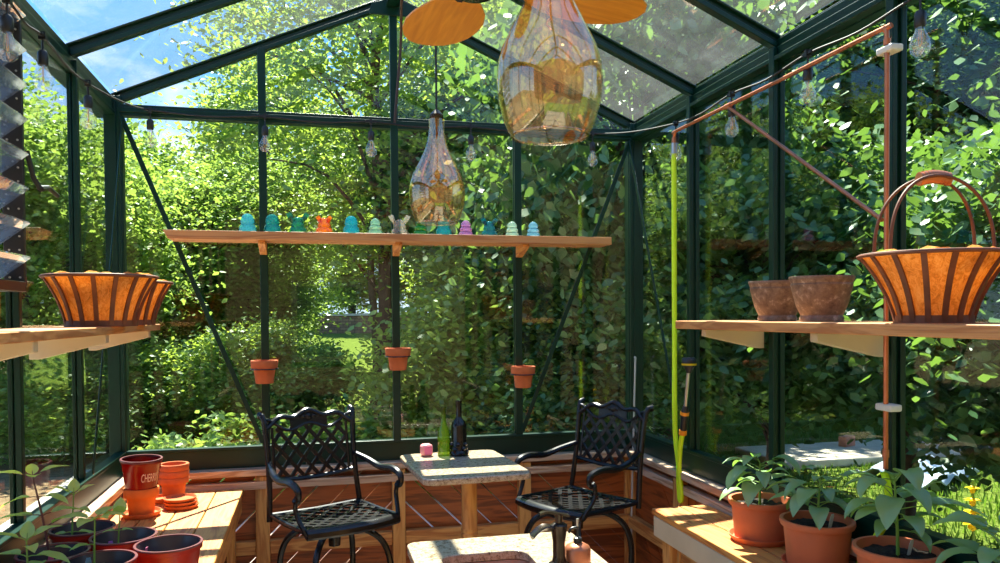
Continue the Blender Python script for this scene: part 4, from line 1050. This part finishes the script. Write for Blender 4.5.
m = MB(); m.box(-0.22,0.22,-0.035,0.035,0.0,0.05); m.box(-0.035,0.035,-0.26,-0.036,0.0,0.05); m.box(-0.035,0.035,0.036,0.26,0.0,0.05); m.build('foot', M['pine_x'], tb, bevel=0.006)
TZ = 0.9855
ck = thing('pink_clock', 'small pink rounded cube at the left back of the granite table', 'clock', (1.585,-0.63,TZ), math.radians(10))
MB().box(-0.029,0.029,-0.029,0.029,0,0.060).build('body', M['pink'], ck, bevel=0.014)
m = MB(); m.prism(rounded_rect(0.020,0.020,0.006), 0.001, Matrix.Translation((0,-0.0302,0.030))); m.build('face', M['pinktag'], ck)
M['greenglass'] = colglass('olive_bottle_glass', srgb(120, 150, 50), 0.3)
bt = thing('green_bottle', 'slim olive green glass bottle beside the dark wine bottle', 'bottle', (1.672,-0.645,TZ))
P = [(0,0),(0.030,0),(0.032,0.006),(0.032,0.10),(0.027,0.125),(0.014,0.165),(0.011,0.19),(0.011,0.235),(0.013,0.237),(0.013,0.248),(0.009,0.25),(0,0.25)]
MB().lathe(P, 24).build('bottle', M['greenglass'], bt)
M['darkglass'] = plain('black_wine_glass', (0.008, 0.005, 0.005), rough=0.12, spec=0.5)
bt = thing('wine_bottle', 'dark wine bottle with a knobbly sculpted base on the granite table', 'bottle', (1.748,-0.66,TZ))
P = [(0,0),(0.045,0),(0.049,0.008),(0.046,0.02),(0.040,0.03),(0.040,0.14),(0.038,0.155),(0.030,0.175),(0.017,0.190),(0.0145,0.20),(0.0145,0.262),(0.016,0.263),(0.016,0.278),(0.012,0.28),(0,0.28)]
MB().lathe(P, 28).build('bottle', M['darkglass'], bt)
m = MB(); rg = random.Random(4)
for k in range(16):
    a = 2*PI*k/16+rg.uniform(-.1,.1); z = 0.016+0.022*(k % 3)+rg.uniform(-.004,.004); s = rg.uniform(0.012,0.017)
    m.lathe([(0,-s),(s*0.75,-s*0.6),(s,0),(s*0.75,s*0.6),(0,s)], 10, (0.038*math.cos(a),0.038*math.sin(a),z))
m.build('sculpted_base', M['darkglass'], bt)

# ------------------------------------------------------------------ sink counter
ct = thing('sink_counter', 'granite sink counter in front of the table', 'counter', (1.655,-2.20,0))
hx, hy = 0.31, 0.43; zc = 0.88
outer = rounded_rect(hx, hy, 0.04, 6); inner = rounded_rect(0.150, 0.15, 0.055, 6)
inner = [(x-0.068, y+0.09) for x, y in inner]
m = MB(); n = len(outer); vs_ = []
for z in (zc, zc-0.032):
    vs_ += [(x, y, z) for x, y in outer]+[(x, y, z) for x, y in inner]
fs_ = []
for j in range(n):
    q = (j+1) % n
    fs_ += [(j, q, n+q, n+j), (2*n+j, 3*n+j, 3*n+q, 2*n+q), (j, 2*n+j, 2*n+q, q), (n+j, n+q, 3*n+q, 3*n+j)]
m.add(vs_, fs_).build('worktop', M['granite'], ct, bevel=0.004)
m = MB(); rows = [(1.0,-0.032),(0.97,-0.08),(0.93,-0.14),(0.80,-0.165),(0.5,-0.172),(0.0,-0.175)]
cx0, cy0 = -0.068, 0.09; vs_ = []; fs_ = []
for s, dz in rows: vs_ += [(cx0+(x-cx0)*max(s,0.02), cy0+(y-cy0)*max(s,0.02), zc+dz) for x, y in inner]
for i in range(len(rows)-1):
    for j in range(n): fs_.append((i*n+j, i*n+(j+1)%n, (i+1)*n+(j+1)%n, (i+1)*n+j))
m.add(vs_, fs_).build('basin', M['copper_old'], ct, solid=0.004)
m = MB(); m.box(-hx+0.03,hx-0.03,hy-0.05,hy-0.03,0.0,zc-0.0325); m.box(-hx+0.03,hx-0.03,-hy+0.03,-hy+0.05,0.0,zc-0.0325); m.box(-hx+0.03,-hx+0.05,-hy+0.0505,hy-0.0505,0.0,zc-0.0325); m.box(hx-0.05,hx-0.03,-hy+0.0505,hy-0.0505,0.0,zc-0.0325)
m.build('base_cabinet', M['pine_z'], ct)
fc = thing('bronze_faucet', 'dark bronze waterfall faucet with a flat lever beside the basin', 'faucet', (1.800,-2.155,zc+0.0005), 0)
m = MB(); m.lathe([(0,0),(0.034,0),(0.034,0.006),(0.024,0.012),(0.020,0.03),(0.021,0.08),(0.027,0.118),(0.028,0.132),(0.018,0.139),(0,0.141)], 24); m.build('body', M['bronze'], fc)
m = MB(); vs_ = []; fs_ = []
sp = bez((0.010,0,0.105),(-0.03,0,0.135),(-0.055,0,0.14),(-0.092,0,0.098),10)
for i, p in enumerate(sp):
    w = 0.018+0.010*(i/10); hh = 0.015*(1-0.6*i/10)
    for dy, dz in ((-w,0.002),(-w*0.4,-hh),(w*0.4,-hh),(w,0.002),(w*0.85,0.006),(0,0.001),(-w*0.85,0.006)): vs_.append((p.x, p.y+dy, p.z+dz))
k = 7
for i in range(10):
    for j in range(k): fs_.append((i*k+j, i*k+(j+1)%k, (i+1)*k+(j+1)%k, (i+1)*k+j))
fs_ += [tuple(range(k)), tuple(10*k+j for j in range(k-1,-1,-1))]
m.add(vs_, fs_).build('spout', M['bronze'], fc)
m = MB(); m.tube([(0,0,0.13),(0,0,0.168)],0.013,10)
lvp = smooth_path([(0.034,0,0.160),(0.0,0,0.168),(-0.04,0,0.176),(-0.064,0,0.172)],5)
for a, b in zip(lvp, lvp[1:]): m.bar(a, b, 0.020, 0.007)
m.build('lever', M['bronze'], fc)
sb = thing('soap_bottle', 'copper coloured soap bottle with a black pump beside the faucet', 'bottle', (1.868,-2.145,zc+0.0005), 0)
MB().lathe([(0,0),(0.038,0),(0.043,0.004),(0.043,0.045),(0.038,0.055),(0.024,0.063),(0.014,0.066),(0.0,0.066)], 28).build('bottle', M['copper_old'], sb)
m = MB(); m.lathe([(0,0.0665),(0.014,0.0665),(0.014,0.082),(0.009,0.085),(0,0.085)], 16); m.tube([(0,0,0.08),(0,0,0.13)],0.0035,8); m.tube(smooth_path([(0.004,0,0.115),(-0.012,0,0.116),(-0.024,0,0.112),(-0.030,0,0.10)],4),0.0042,8)
m.build('pump', M['black'], sb)
m = MB(); m.tube([(0,0,0.12),(0,0,0.145)],0.005,8); m.build('pump_rod', M['steel'], sb)

tag(MB().tube([(2.905,-0.125,0.0),(2.925,-0.125,0.75),(2.945,-0.125,1.40),(2.945,-0.13,1.432),(2.935,-0.14,1.436)], 0.006, 8).build('white_pole', M['cane']),
    'slim white pole leaning in the back right corner behind the chair', 'pole')

# ------------------------------------------------------------------ garden: trees
def tri_leaves(name, centers, dirs, sides, sizes, asp, fold=0.25):
    """one mesh of small folded leaves, two triangles each"""
    n = len(centers); nr = np.cross(dirs, sides); L_ = sizes[:,None]; w = sides*L_*asp*0.5; dn = nr*L_*fold
    v = np.empty((n,6,3), np.float32)
    v[:,0] = centers-dirs*L_*0.5
    v[:,1] = centers-dirs*L_*0.20+w-dn*0.25; v[:,5] = centers-dirs*L_*0.20-w-dn*0.25
    v[:,2] = centers+dirs*L_*0.14+w*0.78-dn*0.3; v[:,4] = centers+dirs*L_*0.14-w*0.78-dn*0.3
    v[:,3] = centers+dirs*L_*0.5-dn*0.35
    f = (np.arange(n)*6)[:,None]+np.array([0,1,5,1,2,4,1,4,5,2,3,4])[None,:]
    me = bpy.data.meshes.new(name); me.vertices.add(n*6); me.vertices.foreach_set('co', v.reshape(-1))
    me.loops.add(n*12); me.loops.foreach_set('vertex_index', f.reshape(-1).astype(np.int32))
    me.polygons.add(n*4); me.polygons.foreach_set('loop_start', np.arange(0,n*12,3,dtype=np.int32)); me.polygons.foreach_set('loop_total', np.full(n*4,3,np.int32))
    me.update(); me.validate(); return me
def crown_arrays(rs, nclus, nleaf, rad, height, zc, clus_r, leaf, spread=0.6, droop=0.3, shell=0.45):
    g = np.random.default_rng(rs)
    d = g.normal(size=(nclus,3)); d /= np.linalg.norm(d,axis=1)[:,None]
    rr = (shell+(1-shell)*g.random(nclus))**0.6
    cc = d*rr[:,None]*np.array([rad,rad,height/2])+np.array([0,0,zc])
    cr = clus_r*(0.6+0.8*g.random(nclus))
    idx = g.integers(0,nclus,nleaf); q = g.normal(size=(nleaf,3))*0.5*np.array([1,1,0.6])
    c = cc[idx]+q*cr[idx][:,None]
    az = g.random(nleaf)*2*PI
    di = np.stack([np.cos(az),np.sin(az),-droop+spread*(g.random(nleaf)-0.6)],1); di /= np.linalg.norm(di,axis=1)[:,None]
    up = np.array([0,0,1.0])+g.normal(size=(nleaf,3))*0.55
    si = np.cross(up,di); si /= np.linalg.norm(si,axis=1)[:,None]
    return c.astype(np.float32), di.astype(np.float32), si.astype(np.float32), (leaf*(0.6+0.8*g.random(nleaf))).astype(np.float32), cc
TEMPL = {}
def tree_template(key, seed, nclus, nleaf, rad, height, base, clus_r, leaf, asp, trunk_r, shell=0.45, droop=0.3):
    zc = base+height/2
    c, di, si, sz, cc = crown_arrays(seed, nclus, nleaf, rad, height, zc, clus_r, leaf, shell=shell, droop=droop)
    fol = tri_leaves('foliage', c, di, si, sz, asp)
    rg = random.Random(seed); m = MB()
    top = base+height*0.75
    tp = [Vector((0.12*trunk_r*6*math.sin(i*0.9+seed), 0.1*trunk_r*6*math.cos(i*1.1+seed), top*i/8)) for i in range(9)]
    m.tube(tp, [trunk_r*(1.25-1.05*i/8) if i else trunk_r*1.5 for i in range(9)], 9)
    order = list(range(len(cc))); rg.shuffle(order)
    for k in order[:min(26, len(order))]:
        e = Vector(cc[k]); u = min(0.95, max(0.25, (e.z-rg.uniform(0.5,1.2)*height*0.28)/top)); s0 = at_h(tp, u)
        mid = (s0+e)/2+Vector((rg.uniform(-.1,.1),rg.uniform(-.1,.1),0.08*height*rg.random()))
        m.tube(smooth_path([s0, mid, e], 3), [trunk_r*0.32*(1-0.85*i/6) for i in range(7)], 5)
    wd = m.build('trunk', M['bark']); tm = wd.data; bpy.data.objects.remove(wd)
    TEMPL[key] = (fol, tm)
tree_template('round', 11, 150, 42000, 2.5, 5.4, 0.9, 0.72, 0.125, 0.55, 0.13)
tree_template('tall', 12, 150, 42000, 2.1, 7.0, 1.2, 0.68, 0.125, 0.55, 0.12)
tree_template('airy', 13, 150, 26000, 3.0, 6.5, 2.2, 0.75, 0.115, 0.45, 0.13, shell=0.2)
tree_template('bush', 14, 60, 18000, 1.2, 2.3, 0.10, 0.50, 0.095, 0.55, 0.05)
tree_template('broad', 15, 80, 18000, 1.7, 3.7, 1.6, 0.62, 0.125, 0.60, 0.09, droop=0.6)
tree_template('overhang', 16, 130, 32000, 2.7, 4.4, 3.0, 0.75, 0.125, 0.60, 0.16, droop=0.5)
tree_template('weedy', 17, 26, 3500, 0.7, 0.75, 0.02, 0.26, 0.08, 0.5, 0.012)
def tree(name, label, cat, key, x, y, s, sz, mat, rz, group=None, z=-0.12, bark='bark'):
    t = thing(name, label, cat, (x, y, z), rz, group); t.scale = (s, s, s*sz)
    fol, tm = TEMPL[key]
    o = bpy.data.objects.new('foliage', fol); COL.objects.link(o); o.parent = t
    if not fol.materials: fol.materials.append(M[mat])
    o.material_slots[0].link = 'OBJECT'; o.material_slots[0].material = M[mat]
    o['kind'] = 'stuff'
    o = bpy.data.objects.new('trunk', tm); COL.objects.link(o); o.parent = t
    return t
def pol(az, d): return (CAM.x+d*math.sin(math.radians(az)), CAM.y+d*math.cos(math.radians(az)))
GL = 'yellow green trees of the bank beyond the left wall'
rg = random.Random(21)
for az, d, key, s, sz, mat in [(-25,15,'round',0.95,1.03,'leaf_bright'),(-20,18,'tall',0.82,1.00,'leaf_bright'),(-17,13.5,'round',0.74,1.05,'leaf_bright'),(-13,19,'round',0.95,1.02,'leaf_bright'),
      (-9.5,16,'round',0.76,0.95,'leaf_bright'),(-5.5,21,'round',0.88,1.02,'leaf_bright'),(-4,16.5,'tall',0.68,0.92,'leaf_bright'),(-15,25,'tall',0.95,0.90,'leaf_mid'),(-8,27,'tall',0.95,0.78,'leaf_mid'),(-2,25,'tall',1.2,1.01,'leaf_mid'),(-23,24,'tall',1.0,0.99,'leaf_mid'),(-30,20,'tall',0.9,0.95,'leaf_mid'),
      (3,50,'tall',1.7,1.0,'leaf_mid'),(8,52,'tall',1.8,1.0,'leaf_mid'),(12,48,'tall',1.7,1.0,'leaf_mid')]:
    x, y = pol(az, d); tree('broadleaf_tree', 'sunlit yellow green tree in the bank beyond the left wall', 'tree', key, x, y, s, sz, mat, rg.uniform(0,6), GL)
GC = 'airy trees behind the back gable'
for az, d, s, mat, lb in [(5,13,0.98,'leaf_mid','airy tall tree with sky showing through, left of the middle mullion'),(13,19,1.25,'leaf_mid','airy tall tree with sky showing through, behind the middle mullion')]:
    x, y = pol(az, d); tree('airy_tree', lb, 'tree', 'airy', x, y, s, 1.1, mat, rg.uniform(0,6), GC)
GD = 'leafy trees crowding the back right of the garden'
for az, d, key, s, sz, mat in [(14,13.5,'overhang',0.90,0.90,'leaf_dark'),(14.5,21,'round',1.1,1.0,'leaf_mid'),(20,10,'round',0.80,0.85,'leaf_dark'),(18,17,'tall',1.2,1.1,'leaf_mid'),(25,19,'tall',1.45,1.1,'leaf_mid'),(23,7.8,'broad',0.9,1.15,'leaf_dark'),
      (31,20,'airy',1.4,1.1,'leaf_bright'),(35,22,'tall',1.45,1.1,'leaf_bright'),(40,18,'tall',1.4,1.05,'leaf_mid'),(45,20,'tall',1.5,1.0,'leaf_bright'),(51,18,'tall',1.4,0.9,'leaf_mid'),(38,25,'tall',1.6,1.0,'leaf_mid'),(48,15,'airy',1.2,0.95,'leaf_dark'),(55,14,'round',1.3,1.1,'leaf_dark'),(43,30,'tall',1.6,1.0,'leaf_mid')]:
    x, y = pol(az, d); tree('broadleaf_tree', 'leafy tree crowding the garden behind the back right corner', 'tree', key, x, y, s, sz, mat, rg.uniform(0,6), GD)
GR = 'broad leaved shrubs pressed close to the right wall'
for x, y, s, sz in [(4.7,1.2,0.72,0.80),(5.2,-0.9,0.64,0.86),(5.5,0.6,0.70,0.85),(5.3,-2.5,0.64,0.76),(4.5,2.8,0.75,0.95)]:
    tree('broadleaf_shrub', 'dark broad leaved shrub close outside the right wall', 'shrub', 'broad', x, y, s, sz, 'leaf_dark', rg.uniform(0,6), GR)
GB = 'sunlit bushes on the lawn behind the back wall'
for az, d, s, sz, mat in [(12.5,8.6,0.85,1.2,'leaf_bright'),(17,8.3,0.75,1.15,'leaf_bright'),(-1,12,0.7,0.9,'leaf_bright'),(-4,12,0.8,0.9,'leaf_mid'),(18,8,0.8,0.95,'leaf_dark'),(-11,12.5,0.75,0.8,'leaf_mid'),(-16,11.5,0.7,0.75,'leaf_mid')]:
    x, y = pol(az, d); tree('bush', 'leafy green bush on the lawn behind the back wall', 'bush', 'bush', x, y, s, sz, mat, rg.uniform(0,6), GB)
GW = 'low weeds past the gravel strip'
for x, y in [(0.1,3.4),(0.75,3.2),(1.6,3.6),(2.3,3.3),(3.0,3.6)]:
    tree('weed_clump', 'low leafy weed clump growing outside past the gravel strip', 'weed', 'weedy', x, y, 1.0, 1.0, 'leaf_bright', rg.uniform(0,6), GW)

# bare trunks standing on the lawn
def bare_trunk(label, x, y, r, h):
    m = MB(); m.tube([(0.05*math.sin(i*0.8),0.04*math.cos(i),h*i/7) for i in range(8)], [r*(1.3-0.06*i) if i == 0 else r*(1.05-0.05*i) for i in range(8)], 12)
    o = m.build('tree_trunk', M['bark_grey']); o.location = (x, y, -0.12); tag(o, label, 'tree trunk')
bare_trunk('slim grey tree trunk standing on the sunny lawn left of the middle pot', 2.19, 10.5, 0.085, 3.4)
bare_trunk('dark tree trunk near the left back corner beyond the shelf basket', -2.0, 11.0, 0.12, 4.2)
bare_trunk('dark tree trunk behind the green bottle on the granite table', 3.15, 8.4, 0.10, 3.2)

# the dwelling behind the greenhouse door end, sunlit siding
def m_siding():
    k = NT('tan_clapboards'); b = k.n('ShaderNodeBsdfDiffuse'); tc = k.n('ShaderNodeTexCoord'); wv = k.n('ShaderNodeTexWave', Scale=2.2, bands_direction='Z', wave_profile='SAW')
    k.l(tc.outputs['Object'], wv.inputs['Vector']); k.l(ramp(k, wv.outputs['Fac'], [(0.0, srgb(112,92,70)), (0.85, srgb(104,84,64)), (1.0, srgb(60,48,38))]), b.inputs['Color'])
    k.l(b.outputs[0], k.out.inputs[0]); return k.m
M['siding'] = m_siding(); M['darkpane'] = plain('house_window_glass', (0.03,0.035,0.04), rough=0.05)
hs = struct(bpy.data.objects.new('wall_front', None), 'tan clapboard house wall behind the greenhouse', 'wall'); COL.objects.link(hs); hs.location = (1.5, -9.5, 0)
MB().box(-8,12,-0.3,0.0,-0.2,5.2).build('siding', M['siding'], hs)
for x in (-3.6, -0.2, 3.6):
    fr_ = MB().box(x-0.6,x+0.6,0.0,0.06,0.9,2.3).build('window_frame', M['bark_grey'], hs)
    MB().box(x-0.5,x+0.5,0.045,0.065,1.0,2.2).build('window_glass', M['darkpane'], fr_)

# far garden wall, shed, patio slab, brick, sheet, flower
gw = thing('stone_wall', 'distant brown stone wall at the far edge of the lawn', 'wall', (6.2, 40.0, 0.75))
MB().box(-5,6,-0.3,0.3,-0.6,0.95).build('wall_body', M['stonewall'], gw); MB().box(-5.1,6.1,-0.38,0.38,0.95,1.07).build('coping', M['concrete'], gw)
x, y = pol(-10.4, 21)
sd = thing('garden_shed', 'weathered grey board shed among trees beyond the left corner', 'shed', (x, y, 0), math.radians(8))
m = MB(); m.box(-1.1,1.1,-0.9,0.9,-0.2,1.7)
for k in range(11): m.box(-1.1+0.2*k+0.005,-1.1+0.2*(k+1)-0.005,-0.93,-0.9,-0.2,1.7)
m.build('board_walls', M['greyboards'], sd)
m = MB(); m.prism([(-1.3,1.68),(1.3,1.68),(0,2.3)], 2.2, Matrix.Translation((0,-1.1,0))); m.build('roof', M['bark_grey'], sd)
m = MB(); m.box(-0.35,0.35,-0.95,-0.931,-0.1,1.5); m.build('door', M['bark_grey'], sd)
o = MB().box(-1.6,1.6,-0.55,0.55,0,0.10).build('patio_slab', M['concrete'], bevel=0.02); o.location = (7.9,3.95,-0.12); tag(o, 'pale concrete slab lying on the lawn outside the right wall', 'slab')
o = MB().box(-0.11,0.11,-0.055,0.055,0,0.13).build('brick', M['brick'], bevel=0.01); o.location = (7.70,4.15,-0.019); o.rotation_euler = (0,0,0.4); tag(o, 'small old brick set on the pale concrete slab', 'brick')
m = MB(); nn = 14
for j in range(nn+1):
    for i in range(nn+1):
        u = i/nn*2-1; v = j/nn*2-1
        m.v.append((u*0.60, v*0.42, 0.05+0.05*math.sin(u*7+v*3)+0.04*math.cos(v*9-u*2)))
m.f = [(j*(nn+1)+i, j*(nn+1)+i+1, (j+1)*(nn+1)+i+1, (j+1)*(nn+1)+i) for j in range(nn) for i in range(nn)]
o = m.build('plastic_sheet', M['sheet'], solid=0.01); o.location = (7.45,2.65,-0.08); o.rotation_euler = (0,0,0.5); tag(o, 'crumpled white plastic sheet lying on the sunny lawn', 'sheet')
yf = thing('yellow_flower', 'yellow flower spike growing just outside the right wall', 'flower', (3.5,-2.08,-0.12))
MB().tube([(0,0,0),(0.02,0,0.5),(0,0,1.17)], 0.006, 6).build('stem', M['stem'], yf)
for k in range(4):
    z = 0.985+0.048*k; s = 1.0-0.12*k
    m = MB()
    for q in range(6):
        a = q*PI/3+k*0.5; lm = leaf_mesh(0.046*s,0.044*s,0.9,0.3,0,nu=4); rt = Euler((0,-0.7,a)).to_matrix()
        lm.v = [tuple(rt @ Vector(p)+Vector((0,0,z))) for p in lm.v]; m.add(lm.v, lm.f)
    m.lathe([(0,-0.018),(0.016*s,-0.006),(0.014*s,0.014),(0,0.022)], 10, (0,0,z))
    m.build('blossom', M['yellow'], yf)
for i, (h, a) in enumerate(((0.35,0.4),(0.5,2.4),(0.62,4.3),(0.75,5.6),(0.85,1.2))): add_leaf(yf, (0.01,0,h), a, 0.4, 0.13, 0.05, 0.9, 'leaf_pepper', 900+i)
# mown grass of the sunny patch: blades beyond the right wall
g = np.random.default_rng(5); n = 26000
cx = np.stack([3.6+8*g.random(n), -3.0+9*g.random(n), np.full(n,-0.10)],1).astype(np.float32)
az = g.random(n)*2*PI; di = np.stack([np.cos(az)*0.35,np.sin(az)*0.35,np.ones(n)],1); di /= np.linalg.norm(di,axis=1)[:,None]
si = np.stack([-np.sin(az),np.cos(az),np.zeros(n)],1)
gme = tri_leaves('lawn_grass', cx, di.astype(np.float32), si.astype(np.float32), (0.06+0.06*g.random(n)).astype(np.float32), 0.16)
go = bpy.data.objects.new('lawn_grass', gme); COL.objects.link(go); gme.materials.append(leafmat('grass_blades', [srgb(64, 96, 34), srgb(92, 124, 46)], srgb(120, 156, 48), 0.4, gloss=0.02))
tag(go, 'bright lawn grass outside the right wall', 'grass', None, 'stuff')
